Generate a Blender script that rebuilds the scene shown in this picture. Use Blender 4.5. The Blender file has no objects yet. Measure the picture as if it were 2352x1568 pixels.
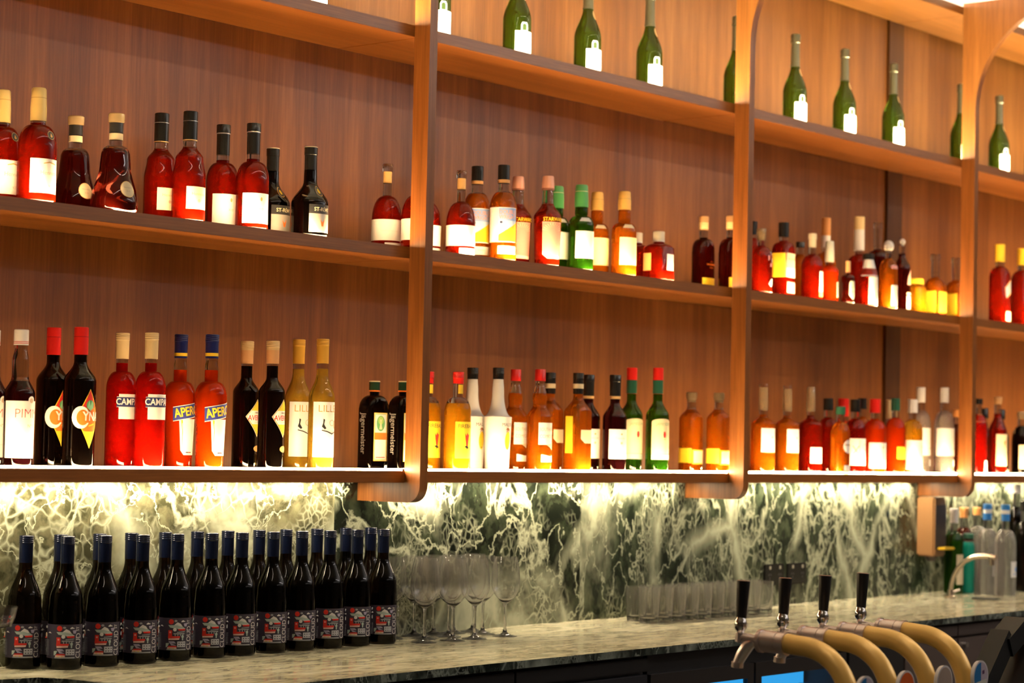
import bpy, bmesh, math, random
from mathutils import Matrix, Vector
random.seed(7)
PI = math.pi
sc = bpy.context.scene
COL = sc.collection

# ------------------------------------------------------------------ camera
f_px, yaw, pitch, roll = 5000.0, 0.886606, 0.047992, -0.021238
cam_loc = Vector((-4.36774, -3.84271, 0.07214))
fw = Vector((math.sin(yaw)*math.cos(pitch), math.cos(yaw)*math.cos(pitch), math.sin(pitch)))
r0 = fw.cross(Vector((0, 0, 1))).normalized(); u0 = r0.cross(fw)
rv = r0*math.cos(roll)-u0*math.sin(roll); uv = r0*math.sin(roll)+u0*math.cos(roll)
cd = bpy.data.cameras.new('camera'); cam = bpy.data.objects.new('camera', cd); COL.objects.link(cam)
M = Matrix((rv, uv, -fw)).transposed().to_4x4(); M.translation = cam_loc; cam.matrix_world = M
cd.sensor_width = 36.0; cd.lens = f_px/2352*36.0; cd.clip_start = .05; cd.clip_end = 60
cd.dof.use_dof = True; cd.dof.focus_distance = 5.35; cd.dof.aperture_fstop = 4.0
sc.camera = cam

# ------------------------------------------------------------------ world, exposure, room lights
w = bpy.data.worlds.new('world'); sc.world = w; w.use_nodes = True
w.node_tree.nodes['Background'].inputs[0].default_value = (1, .8, .6, 1)
w.node_tree.nodes['Background'].inputs[1].default_value = .008
sc.view_settings.view_transform = 'Standard'; sc.view_settings.look = 'None'
sc.view_settings.exposure = 0.0; sc.view_settings.gamma = 1.0; sc.view_settings.use_curve_mapping = False
sc.cycles.max_bounces = 20; sc.cycles.transmission_bounces = 18; sc.cycles.glossy_bounces = 4
sc.cycles.diffuse_bounces = 1; sc.cycles.sample_clamp_indirect = 4.0; sc.cycles.caustics_reflective = False

SHELF_STRIP = {0: 175.0, 1: 270.0, 2: 430.0}     # radiance of the strip on each shelf
UNDER_STRIP = 120.0
KEY_POWER = 24.0
def area(name, loc, size, power, color, target=None, size_y=None):
    l = bpy.data.lights.new(name, 'AREA'); l.energy = power; l.color = color
    l.shape = 'RECTANGLE' if size_y else 'DISK'; l.size = size
    if size_y: l.size_y = size_y
    o = bpy.data.objects.new(name, l); COL.objects.link(o); o.location = loc
    d = (Vector(target)-Vector(loc)) if target else Vector((0, 0, -1))
    o.rotation_euler = d.to_track_quat('-Z', 'Y').to_euler()
    return o
k1 = area('ceiling_line_light', (3.6, -4.3, 2.02), 5.0, KEY_POWER, (1, .92, .9), size_y=.06)
k1.rotation_euler = (math.radians(55), 0, 0)
area('room_fill_light', (.5, -6.0, 2.05), 3.0, 12, (1, .9, .82), size_y=1.2)  # added fill light for the room, no such panel known
up = area('ceiling_fill_light', (5.0, -4.2, .9), 5.0, 170, (1, .93, .9), (5.0, -4.2, 2.0), size_y=4.0)  # unseen light added to brighten the ceiling that shelf edges reflect

# ------------------------------------------------------------------ helpers
def lin(c):
    return c/12.92 if c <= .04045 else ((c+.055)/1.055)**2.4
def hx(s):
    s = s.lstrip('#'); return tuple(lin(int(s[i:i+2], 16)/255) for i in (0, 2, 4))+(1,)
MATS = {}
def P(name, col, rough=.5, metal=0, trans=0, ior=1.45, coat=0, emit=0, emc=None, spec=.5):
    if name in MATS: return MATS[name]
    m = bpy.data.materials.new(name); m.use_nodes = True; b = m.node_tree.nodes['Principled BSDF']
    if isinstance(col, str): col = hx(col)
    if len(col) == 3: col = tuple(col)+(1,)
    b.inputs['Base Color'].default_value = col; b.inputs['Roughness'].default_value = rough
    b.inputs['Metallic'].default_value = metal; b.inputs['Transmission Weight'].default_value = trans
    b.inputs['IOR'].default_value = ior; b.inputs['Coat Weight'].default_value = coat
    b.inputs['Specular IOR Level'].default_value = spec
    if emit:
        b.inputs['Emission Color'].default_value = emc or col; b.inputs['Emission Strength'].default_value = emit
    MATS[name] = m; return m
def N(nt, t, **kw):
    n = nt.nodes.new(t)
    for k, v in kw.items():
        if k.startswith('_'): n.inputs[k[1:].replace('_', ' ')].default_value = v
        else: setattr(n, k, v)
    return n
def liquid(name, col, glow, mix=.22, rough=.02, ior=1.34):

    """glass bottle full of coloured liquid: refraction plus the haze of light the liquid scatters"""
    if name in MATS: return MATS[name]
    m = P(name, col, rough, trans=1, ior=ior); nt = m.node_tree
    b = nt.nodes['Principled BSDF']; out = nt.nodes['Material Output']
    d = N(nt, 'ShaderNodeBsdfDiffuse'); d.inputs[0].default_value = hx(glow)
    mx = N(nt, 'ShaderNodeMixShader'); mx.inputs[0].default_value = mix
    nt.links.new(b.outputs[0], mx.inputs[1]); nt.links.new(d.outputs[0], mx.inputs[2]); nt.links.new(mx.outputs[0], out.inputs[0])
    return m
def ramp(nt, stops, interp='LINEAR'):
    r = N(nt, 'ShaderNodeValToRGB'); r.color_ramp.interpolation = interp; e = r.color_ramp.elements
    while len(e) < len(stops): e.new(.5)
    for i, (p, c) in enumerate(stops):
        e[i].position = p; e[i].color = c if len(c) == 4 else tuple(c)+(1,)
    return r
def wood(name, axis, tone=1.0, rough=.36):
    m = P(name, (.3, .1, .04), rough); nt = m.node_tree; b = nt.nodes['Principled BSDF']; L = nt.links.new
    tc = N(nt, 'ShaderNodeTexCoord'); mp = N(nt, 'ShaderNodeMapping')
    s = {'z': (1, 1, .035), 'x': (.035, 1, 1), 'y': (1, .035, 1)}[axis]
    mp.inputs['Scale'].default_value = s; L(tc.outputs['Object'], mp.inputs[0])
    fine = N(nt, 'ShaderNodeTexNoise', _Scale=170.0, _Detail=4.0, _Roughness=.65); L(mp.outputs[0], fine.inputs['Vector'])
    mid = N(nt, 'ShaderNodeTexNoise', _Scale=28.0, _Detail=3.0, _Distortion=.6); L(mp.outputs[0], mid.inputs['Vector'])
    low = N(nt, 'ShaderNodeTexNoise', _Scale=5.0, _Detail=2.0); L(mp.outputs[0], low.inputs['Vector'])
    a = N(nt, 'ShaderNodeMix', data_type='FLOAT'); a.inputs[0].default_value = .5
    L(fine.outputs[0], a.inputs[2]); L(mid.outputs[0], a.inputs[3])
    c = N(nt, 'ShaderNodeMix', data_type='FLOAT'); c.inputs[0].default_value = .35
    L(a.outputs[0], c.inputs[2]); L(low.outputs[0], c.inputs[3])
    t = tone
    r = ramp(nt, [(.3, (.10*t, .027*t, .005*t)), (.48, (.20*t, .066*t, .013*t)), (.56, (.255*t, .09*t, .020*t)), (.72, (.37*t, .145*t, .038*t))])
    L(c.outputs[0], r.inputs[0]); L(r.outputs[0], b.inputs['Base Color'])
    bp = N(nt, 'ShaderNodeBump', _Strength=.08, _Distance=.001); L(fine.outputs[0], bp.inputs['Height']); L(bp.outputs[0], b.inputs['Normal'])
    return m
def marble(name, base0, base1, vein, seed, stretch=(1, 1, 1), rough=.14, amount=1.0, bst=.6):
    m = P(name, base0, rough); nt = m.node_tree; b = nt.nodes['Principled BSDF']; L = nt.links.new
    tc = N(nt, 'ShaderNodeTexCoord'); mp = N(nt, 'ShaderNodeMapping'); mp.inputs['Location'].default_value = seed
    mp.inputs['Scale'].default_value = stretch; L(tc.outputs['Object'], mp.inputs[0])
    def warp(scale, amt, det=4.0):
        wn = N(nt, 'ShaderNodeTexNoise', _Scale=scale, _Detail=det, _Roughness=.55); L(mp.outputs[0], wn.inputs['Vector'])
        sub = N(nt, 'ShaderNodeVectorMath', operation='MULTIPLY_ADD'); sub.inputs[1].default_value = (amt, amt, amt)
        L(wn.outputs['Color'], sub.inputs[0]); L(mp.outputs[0], sub.inputs[2]); return sub.outputs[0]
    wa = warp(3.0, .2, 5.0); wb = warp(9.0, .07, 3.0)
    def edges(vec, scale, wd):
        v = N(nt, 'ShaderNodeTexVoronoi', feature='DISTANCE_TO_EDGE', _Scale=scale); L(vec, v.inputs['Vector'])
        r = ramp(nt, [(0, (1, 1, 1)), (wd*.4, (.5, .5, .5)), (wd, (0, 0, 0))]); L(v.outputs['Distance'], r.inputs[0]); return r.outputs[0]
    def mul(a, c_, op='MULTIPLY'):
        n = N(nt, 'ShaderNodeMath', operation=op); L(a, n.inputs[0])
        if isinstance(c_, float): n.inputs[1].default_value = c_
        else: L(c_, n.inputs[1])
        return n.outputs[0]
    def cloud(scale, lo, hi, det=4.0, vec=wa):
        m_ = N(nt, 'ShaderNodeTexNoise', _Scale=scale, _Detail=det, _Roughness=.6); L(vec, m_.inputs['Vector'])
        r = ramp(nt, [(lo, (0, 0, 0)), (hi, (1, 1, 1))]); L(m_.outputs[0], r.inputs[0]); return r.outputs[0]
    wc = warp(2.2, .5, 3.0)
    def ridge(vec, scale, wd, det):
        m_ = N(nt, 'ShaderNodeTexNoise', _Scale=scale, _Detail=det, _Roughness=.55); L(vec, m_.inputs['Vector'])
        r = ramp(nt, [(.5-wd, (0, 0, 0)), (.5, (1, 1, 1)), (.5+wd, (0, 0, 0))]); L(m_.outputs[0], r.inputs[0]); return r.outputs[0]
    big = mul(edges(wa, 1.7, .075), cloud(5.0, .40, .56)); mid = mul(ridge(wc, 3.2, .022, 7.0), ridge(wb, 7.5, .016, 6.0), 'MAXIMUM')
    peb = mul(edges(wb, 24.0, .12), cloud(2.6, .54, .62, 3.0)); peb2 = mul(edges(wb, 52.0, .2), cloud(3.7, .54, .64, 3.0))
    burst = mul(cloud(3.1, .575, .66, 12.0), bst)
    mot = cloud(16.0, .40, .66, 8.0, wb)
    vv = mul(mul(mul(big, .95*amount), mul(mid, .85*amount), 'MAXIMUM'), mul(mul(peb, .75*amount), mul(peb2, .55*amount), 'MAXIMUM'), 'MAXIMUM')
    vv = mul(vv, mul(burst, amount), 'MAXIMUM')
    cl = N(nt, 'ShaderNodeTexNoise', _Scale=5.0, _Detail=8.0, _Roughness=.65); L(wa, cl.inputs['Vector'])
    ca = N(nt, 'ShaderNodeMix', data_type='FLOAT'); ca.inputs[0].default_value = .4; L(cl.outputs[0], ca.inputs[2]); L(mot, ca.inputs[3])
    cr = ramp(nt, [(.32, base0), (.5, tuple((base0[i]+base1[i])/2 for i in range(3))), (.72, base1)]); L(ca.outputs[0], cr.inputs[0])
    mc = N(nt, 'ShaderNodeMix', data_type='RGBA'); L(vv, mc.inputs[0]); L(cr.outputs[0], mc.inputs[6]); mc.inputs[7].default_value = tuple(vein)+(1,)
    L(mc.outputs[2], b.inputs['Base Color'])
    return m

def newobj(name, bm, mats, parent=None, smooth=35):
    me = bpy.data.meshes.new(name); bm.to_mesh(me); bm.free()
    for m in (mats if isinstance(mats, (list, tuple)) else [mats]): me.materials.append(m)
    if smooth:
        me.shade_smooth()
        try: me.set_sharp_from_angle(angle=math.radians(smooth))
        except Exception: pass
    o = bpy.data.objects.new(name, me); COL.objects.link(o)
    if parent: o.parent = parent
    return o
def box(bm, x0, x1, y0, y1, z0, z1, bev=0, mi=0):
    r = bmesh.ops.create_cube(bm, size=1); vs = r['verts']
    for v in vs: v.co = Vector(((x0+x1)/2+v.co.x*(x1-x0), (y0+y1)/2+v.co.y*(y1-y0), (z0+z1)/2+v.co.z*(z1-z0)))
    fs = set(f for v in vs for f in v.link_faces)
    if bev:
        es = list(set(e for v in vs for e in v.link_edges))
        rr = bmesh.ops.bevel(bm, geom=es, offset=bev, segments=2, affect='EDGES'); fs |= set(rr['faces'])
    for f in fs:
        if f.is_valid: f.material_index = mi
def boxobj(name, x0, x1, y0, y1, z0, z1, m, parent=None, bev=0):
    """a box whose origin sits at its base centre"""
    cx, cy, cz = (x0+x1)/2, (y0+y1)/2, z0
    bm = bmesh.new(); box(bm, x0-cx, x1-cx, y0-cy, y1-cy, 0, z1-z0, bev)
    o = newobj(name, bm, m, parent, 30); o.location = (cx, cy, cz); return o
def lathe(bm, prof, seg=28, n=None, ratio=1.0, mi=None, close=True, off=(0, 0)):
    """prof: (z, r) list; n(z) superellipse exponent; ratio = depth over width; mi(z) material index"""
    rings = []
    for z, r in prof:
        e = 2.0/(n(z) if n else 2.0); ring = []
        rt = ratio if not callable(ratio) else ratio(z)
        for k in range(seg):
            a = 2*PI*(k+.5)/seg; c, s = math.cos(a), math.sin(a)
            ring.append(bm.verts.new((off[0]+r*math.copysign(abs(c)**e, c), off[1]+r*rt*math.copysign(abs(s)**e, s), z)))
        rings.append(ring)
    for i in range(len(rings)-1):
        zm = (prof[i][0]+prof[i+1][0])/2
        for k in range(seg):
            f = bm.faces.new((rings[i][k], rings[i][(k+1) % seg], rings[i+1][(k+1) % seg], rings[i+1][k]))
            if mi: f.material_index = mi(zm)
    if close:
        f = bm.faces.new(rings[0][::-1]);  f.material_index = mi(prof[0][0]) if mi else 0
        f = bm.faces.new(rings[-1]);  f.material_index = mi(prof[-1][0]) if mi else 0
def tube(bm, pts, r, seg=16, caps=True, mi=0):
    pts = [Vector(p) for p in pts]; rings = []; up = None
    for i, p in enumerate(pts):
        t = (pts[min(i+1, len(pts)-1)]-pts[max(i-1, 0)]).normalized()
        if up is None: up = t.orthogonal().normalized()
        up = (up-t*up.dot(t)).normalized(); sd = t.cross(up)
        rr = r[i] if isinstance(r, (list, tuple)) else r
        rings.append([bm.verts.new(p+(up*math.cos(2*PI*k/seg)+sd*math.sin(2*PI*k/seg))*rr) for k in range(seg)])
    for i in range(len(rings)-1):
        for k in range(seg):
            f = bm.faces.new((rings[i][k], rings[i][(k+1) % seg], rings[i+1][(k+1) % seg], rings[i+1][k])); f.material_index = mi
    if caps:
        bm.faces.new(rings[0][::-1]).material_index = mi; bm.faces.new(rings[-1]).material_index = mi
def empty(name, loc, label=None, cat=None, group=None, rz=0):
    o = bpy.data.objects.new(name, None); COL.objects.link(o); o.location = loc; o.rotation_euler = (0, 0, rz)
    o.empty_display_size = .05
    return tag(o, label, cat, group)
def tag(o, label=None, cat=None, group=None, kind=None):
    if label: o['label'] = label
    if cat: o['category'] = cat
    if group: o['group'] = group
    if kind: o['kind'] = kind
    return o
def copy_tree(o, parent=None):
    c = o.copy(); COL.objects.link(c)
    if parent: c.parent = parent
    for ch in list(o.children): copy_tree(ch, c)
    return c

# ------------------------------------------------------------------ dimensions (metres)
PITCH = 1.5643          # bay width, frame to frame
POST = .0311            # frame thickness
PD = .0554              # post depth; shelf fronts start behind it
WALL = .3563            # face of the timber back wall
MARB = .2252            # face of the marble splashback
TOP = -.4578            # top of the back counter
T = .0313               # shelf thickness
LEV = [0.0, .6, 1.1996, 1.786]
FLOOR = -1.37; CEIL = 2.1

woodz = wood('walnut_wall', 'z', .85); woodp = wood('walnut_post', 'z', 1.05); woodx = wood('walnut_shelf', 'x', 1.2, .3)  # same walnut; shade put into the wall colour, underside light into the shelf colour
wood_dark = wood('walnut_dark', 'z', .28)
led = P('led_warm', (1, .78, .5), emit=1)
def led_mat(name, s, col): return P(name, (0, 0, 0), emit=s, emc=tuple(col)+(1,))
dark_metal = P('black_metal', (.012, .012, .013), .35, spec=.5)
chrome = P('chrome', (.8, .78, .76), .12, 1)

# ------------------------------------------------------------------ the room
def struct(name, x0, x1, y0, y1, z0, z1, m, bev=0):
    o = boxobj(name, x0, x1, y0, y1, z0, z1, m, None, bev); o['kind'] = 'structure'; return o
plaster = P('plaster_warm', (.42, .36, .3), .8)
struct('floor', -8, 10, -10, .6, FLOOR-.1, FLOOR, P('dark_floor', (.06, .05, .045), .35))
struct('ceiling', -8, 10, -10, .6, CEIL, CEIL+.1, P('ceiling_paint', (.8, .78, .74), .8))
struct('wall_left', -8.1, -8, -10, .6, FLOOR, CEIL, plaster)
struct('wall_right', 10, 10.1, -10, .6, FLOOR, CEIL, plaster)
struct('wall_front', -8, 10, -10.1, -10, FLOOR, CEIL, plaster)
struct('wall_back', -8, 3.05, WALL, WALL+.2, -T, CEIL, woodz)
struct('trim_1', 3.05, 3.163, WALL-.012, WALL+.2, -T, CEIL, wood_dark)  # dark strip running the full height of the timber wall
struct('wall_back', 3.163, 3.385, WALL, WALL+.2, -T, CEIL, woodz)
struct('wall_back', 3.385, 10, WALL+.02, WALL+.2, -T, CEIL, woodz)
struct('trim_2', -8, 10, WALL-.02, WALL-.0001, LEV[3]+.002, CEIL, P('white_paint', (.85, .83, .78), .7))
# marble splashback slabs
v1 = (.60, .62, .43)
sm = [marble('marble_left', (.045, .045, .022), (.20, .19, .105), v1, (3.1, 0, 1.7), (1, 1, 1), amount=1.0),
      marble('marble_mid', (.007, .010, .006), (.05, .062, .034), v1, (8.1, 0, .3), (1, 1, .8), amount=1.0, bst=.1),
      marble('marble_right', (.010, .016, .009), (.065, .08, .047), v1, (5.2, 0, 4.4), (1.3, 1, .8), amount=.8, bst=.18)]
for i, (x0, x1, mi) in enumerate([(-8, -.12, 0), (-.12, .972, 1), (.973, 2.5, 2), (2.501, 10, 2)]):
    struct('wall_back', x0, x1, MARB, WALL+.2, TOP, -T, sm[mi])
struct('wall_back', -8, 10, WALL, WALL+.2, FLOOR, TOP, plaster)

# ------------------------------------------------------------------ display frames (posts with a foot and a canopy arm)
def frame_mesh():
    pts = [(MARB, -.084), (.045, -.084)]
    for k in range(1, 8): a = PI/2*k/7; pts.append((.045-.045*math.sin(a), -.039-.045*math.cos(a)))
    R = .38
    for k in range(0, 15): a = PI/2*k/14; pts.append((-R+R*math.cos(a), 1.384+R*math.sin(a)))
    pts += [(-.85, 1.764), (-.85, 1.797), (PD, 1.797), (PD, -T), (MARB, -T)]
    bm = bmesh.new(); a = [bm.verts.new((-POST, y, z)) for y, z in pts]; b = [bm.verts.new((0, y, z)) for y, z in pts]
    bm.faces.new(a); bm.faces.new(b[::-1])
    for i in range(len(pts)): j = (i+1) % len(pts); bm.faces.new((a[j], a[i], b[i], b[j]))
    bmesh.ops.recalc_face_normals(bm, faces=bm.faces)
    return bm
fr0 = newobj('display_frame', frame_mesh(), woodp, smooth=30)
flab = ['walnut upright frame left of all the bottles, its foot out of view', 'walnut upright frame nearest, beside the dark square herbal liqueur bottles',
        'walnut upright frame in the middle, between the second and third bays', 'walnut upright frame on the right, its curved canopy arm showing overhead',
        'walnut upright frame at the far end of the shelves']
for i in range(5):
    o = fr0 if i == 0 else copy_tree(fr0)
    o.location = ((i-1)*PITCH, 0, 0); tag(o, flab[i], 'shelf frame', 'walnut frames carrying the bar shelves')

# ------------------------------------------------------------------ shelves with light strips
warm = [(1, .66, .32), (1, .64, .29), (1, .90, .52)]
bayn = ['first', 'second', 'third', 'fourth']; levn = ['lowest', 'middle', 'champagne', 'topmost']
strip_m = [led_mat('led_strip_%d' % k, SHELF_STRIP[k], warm[k]) for k in range(3)]
under_m = led_mat('led_under', UNDER_STRIP, (1, .82, .56)); top_m = led_mat('led_top', 90.0, (1, .82, .6))
for bay in range(4):
    x0 = (bay-1)*PITCH; x1 = bay*PITCH-POST
    # the shelf runs behind the posts, from frame centre to frame centre
    xa, xb = x0-POST/2+.0005, x1+POST/2-.0005
    for k, z in enumerate(LEV):
        yb = WALL-.013 if bay >= 3 else WALL
        root = empty('shelf', ((xa+xb)/2, PD+.0006, z-T), 'walnut shelf board, %s level of the %s bay from the left' % (levn[k], bayn[bay]), 'shelf', 'walnut bar shelf boards')
        hw = (xb-xa)/2; bm = bmesh.new()
        box(bm, -hw, hw, 0, WALL-PD-.0012-(.012 if bay >= 2 else 0), 0, T, .001); newobj('board', bm, woodx, root, 30)
        if k < 3:
            bm = bmesh.new(); box(bm, -hw+(.02 if k == 0 else .05), hw-(.02 if k == 0 else .05), .003 if k == 0 else .006, .017 if k == 0 else .02, T, T+(.006 if k == 0 else .0006)); newobj('light_strip', bm, strip_m[k], root, 0)
        else:
            bm = bmesh.new(); box(bm, -hw+.02, hw-.02, .02, .05, T, T+.004); newobj('light_strip', bm, top_m, root, 0)
        if k == 0:
            bm = bmesh.new(); box(bm, -hw+.07, hw-.07, .128, .146, -.0006, 0); newobj('under_light_strip', bm, under_m, root, 0)

# ------------------------------------------------------------------ counter
ctop = marble('marble_counter', (.32, .30, .19), (.74, .67, .45), (.85, .82, .62), (1.3, 2.2, 0), (.7, 2.2, 1), rough=.12, amount=.7, bst=.5)
cedge = marble('marble_counter_edge', (.008, .012, .01), (.05, .065, .055), (.28, .32, .28), (1.3, 2.2, 0), (1.5, 1, 1), rough=.2, amount=.8)
pts = [(-4, MARB), (-4, .03), (-1.3708, .0172), (-1.2792, -.0016), (-1.255, -.06), (-1.235, -.19), (-1.18, -.34), (-1.08, -.425), (-.95, -.447), (6, -.447), (6, MARB)]
bm = bmesh.new(); a = [bm.verts.new((x, y, 0)) for x, y in pts]; b = [bm.verts.new((x, y, .019)) for x, y in pts]
bm.faces.new(a[::-1]).material_index = 1; bm.faces.new(b)
for i in range(len(pts)):
    j = (i+1) % len(pts); f = bm.faces.new((a[i], a[j], b[j], b[i])); f.material_index = 1
bmesh.ops.recalc_face_normals(bm, faces=bm.faces)
ct = newobj('countertop', bm, [ctop, cedge], smooth=0); ct.location = (0, 0, TOP-.019)
tag(ct, 'long polished green marble worktop of the back bar', 'countertop')
ZC = TOP-.019
cabm = P('black_cabinet', (.012, .011, .011), .4); grey = P('grey_steel_panel', (.10, .075, .065), .4, .3)
def cabinet(x0, x1, label, door_mat, body_mat, knob=False, y=-.42):
    root = empty('cabinet', ((x0+x1)/2, (y+WALL)/2, FLOOR), label, 'cabinet', 'cabinets under the back counter')
    h = ZC-FLOOR; hw = (x1-x0)/2; yf = y-(y+WALL)/2; yk = -yf
    bm = bmesh.new(); box(bm, -hw+.0005, hw-.0005, yf+.02, yk-.001, 0, h-.0005); newobj('body', bm, body_mat, root, 30)
    bm = bmesh.new(); box(bm, -hw+.002, hw-.002, yf, yf+.0195, h-.048, h-.012, .002); newobj('rail', bm, body_mat, root, 30)
    d = None; bm = bmesh.new(); box(bm, -hw+.004, hw-.004, yf, yf+.0195, .1, h-.056, .002); d = newobj('door', bm, door_mat, root, 30)
    if knob:
        bm = bmesh.new(); tube(bm, [(-hw+.045, yf-.012, h-.079), (-hw+.045, yf+.001, h-.079)], .008, 14); newobj('lock', bm, chrome, d, 30)
    return root
cabinet(-1.19, -.7, 'black cabinet under the counter below the leftmost wine bottles', cabm, cabm)
cabinet(-.7, -.13, 'black cabinet under the counter below the middle of the wine bottles', cabm, cabm)
cabinet(-.13, .44, 'black cabinet under the counter below the stemmed wine glasses', P('blueblack_panel', (.016, .017, .022), .3), cabm)
cabinet(1.49, 1.84, 'black cabinet seen between the brass beer pipes', cabm, cabm)
cabinet(1.84, 2.2, 'grey steel cabinet door seen behind the brass beer pipes', grey, grey)
cabinet(2.2, 2.9, 'grey steel cabinet with a small round lock, right of the brass pipes', grey, grey, True)
cabinet(2.9, 3.7, 'grey steel cabinet at the far right under the counter', grey, grey)
# fridge with two glass doors, lit blue inside
root = empty('bottle_fridge', (.965, -.03, FLOOR), 'black under-counter fridge glowing bright blue behind its glass doors', 'fridge')
h = ZC-FLOOR; X0, X1, YF, YB = -.5245, .5245, -.39, .38
bm = bmesh.new(); box(bm, X0, X1, YF+.02, YF+.04, h-.09, h-.0005)
box(bm, X0, X1, YF+.02, YB, 0, .1); box(bm, X0, X0+.02, YF+.02, YB, .1, h-.0005); box(bm, X1-.02, X1, YF+.02, YB, .1, h-.0005)
box(bm, X0+.02, X1-.02, YB-.02, YB, .1, h-.0005); box(bm, X0+.02, X1-.02, YF+.04, YB-.02, h-.03, h-.0005)
newobj('body', bm, cabm, root, 30)
bm = bmesh.new(); box(bm, X0+.05, X1-.05, YF+.13, YF+.15, h-.4, h-.1); newobj('light_panel', bm, led_mat('fridge_light', 1.1, (.03, .38, .85)), root, 0)
for x0, x1, wv in ((X0+.01, -.005, 0), (.005, X1-.01, 1)):
    bm = bmesh.new(); t = .032
    box(bm, x0, x0+t, YF, YF+.018, .11, h-.058); box(bm, x1-t, x1, YF, YF+.018, .11, h-.058)
    box(bm, x0+t, x1-t, YF, YF+.018, h-.1, h-.058); box(bm, x0+t, x1-t, YF, YF+.018, .11, .15)
    d = newobj('door', bm, P('fridge_frame', (.02, .017, .016), .3), root, 30)
    bm = bmesh.new(); box(bm, x0+t, x1-t, YF+.006, YF+.010, .15, h-.1); newobj('glass_pane', bm, P('thin_glass', (1, 1, 1), .0, trans=1, ior=1.45), d, 0)
for i in range(8):
    cx = .965-.43+i*.122; zz = FLOOR+h-.3
    o = empty('drink_can', (cx, -.03+YF+.085, zz), ['pale blue drink can in the fridge, leftmost', 'pale blue drink can in the fridge, second from left', 'pale blue drink can in the fridge, third from left', 'pale blue drink can in the fridge, left of the door split',
        'pale blue drink can in the fridge, right of the door split', 'pale blue drink can in the fridge, third from right', 'pale blue drink can in the fridge, second from right', 'pale blue drink can in the fridge, rightmost'][i], 'can', 'cans in the lit fridge')
    bm = bmesh.new(); lathe(bm, [(0, .026), (.006, .033), (.13, .033), (.142, .027), (.147, .027)], 20); newobj('can_body', bm, P('can_blue', (.5, .7, .85), .25, .6), o)
bm = bmesh.new()
for y in (YF+.052, YF+.085, YF+.118): tube(bm, [(X0+.02, y, h-.303), (X1-.02, y, h-.303)], .0029, 6)
newobj('wire_rack', bm, chrome, root)

# ------------------------------------------------------------------ bottles
def prof_fn(pr):
    """pr: [(z, r, mode)], mode of the segment ENDING at this point: l line, s smooth S, r round shoulder, c concave flare"""
    def r(z):
        if z <= pr[0][0]: return pr[0][1]
        for i in range(1, len(pr)):
            z0, r0_ = pr[i-1][:2]; z1, r1_ = pr[i][:2]; m = pr[i][2] if len(pr[i]) > 2 else 'l'
            if z <= z1:
                t = (z-z0)/max(z1-z0, 1e-9)
                if m == 's': k = .5-.5*math.cos(PI*t)
                elif m == 'r': k = 1-math.sqrt(max(0, 1-t*t))
                elif m == 'c': k = math.sqrt(max(0, 1-(1-t)**2))
                else: k = t
                return r0_+(r1_-r0_)*k
        return pr[-1][1]
    return r
def samples(pr, za, zb, rf):
    zs = [za, zb]
    for i in range(1, len(pr)):
        z0, z1 = pr[i-1][0], pr[i][0]; m = pr[i][2] if len(pr[i]) > 2 else 'l'
        k = 1 if m == 'l' else 12
        for j in range(k+1):
            t = j/k
            if m == 'r': t = math.sin(PI/2*t)
            if m == 'c': t = 1-math.cos(PI/2*t)
            z = z0+(z1-z0)*t
            if za < z < zb: zs.append(z)
    zs = sorted(set(round(z, 5) for z in zs))
    return [(z, rf(z)) for z in zs]

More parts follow.
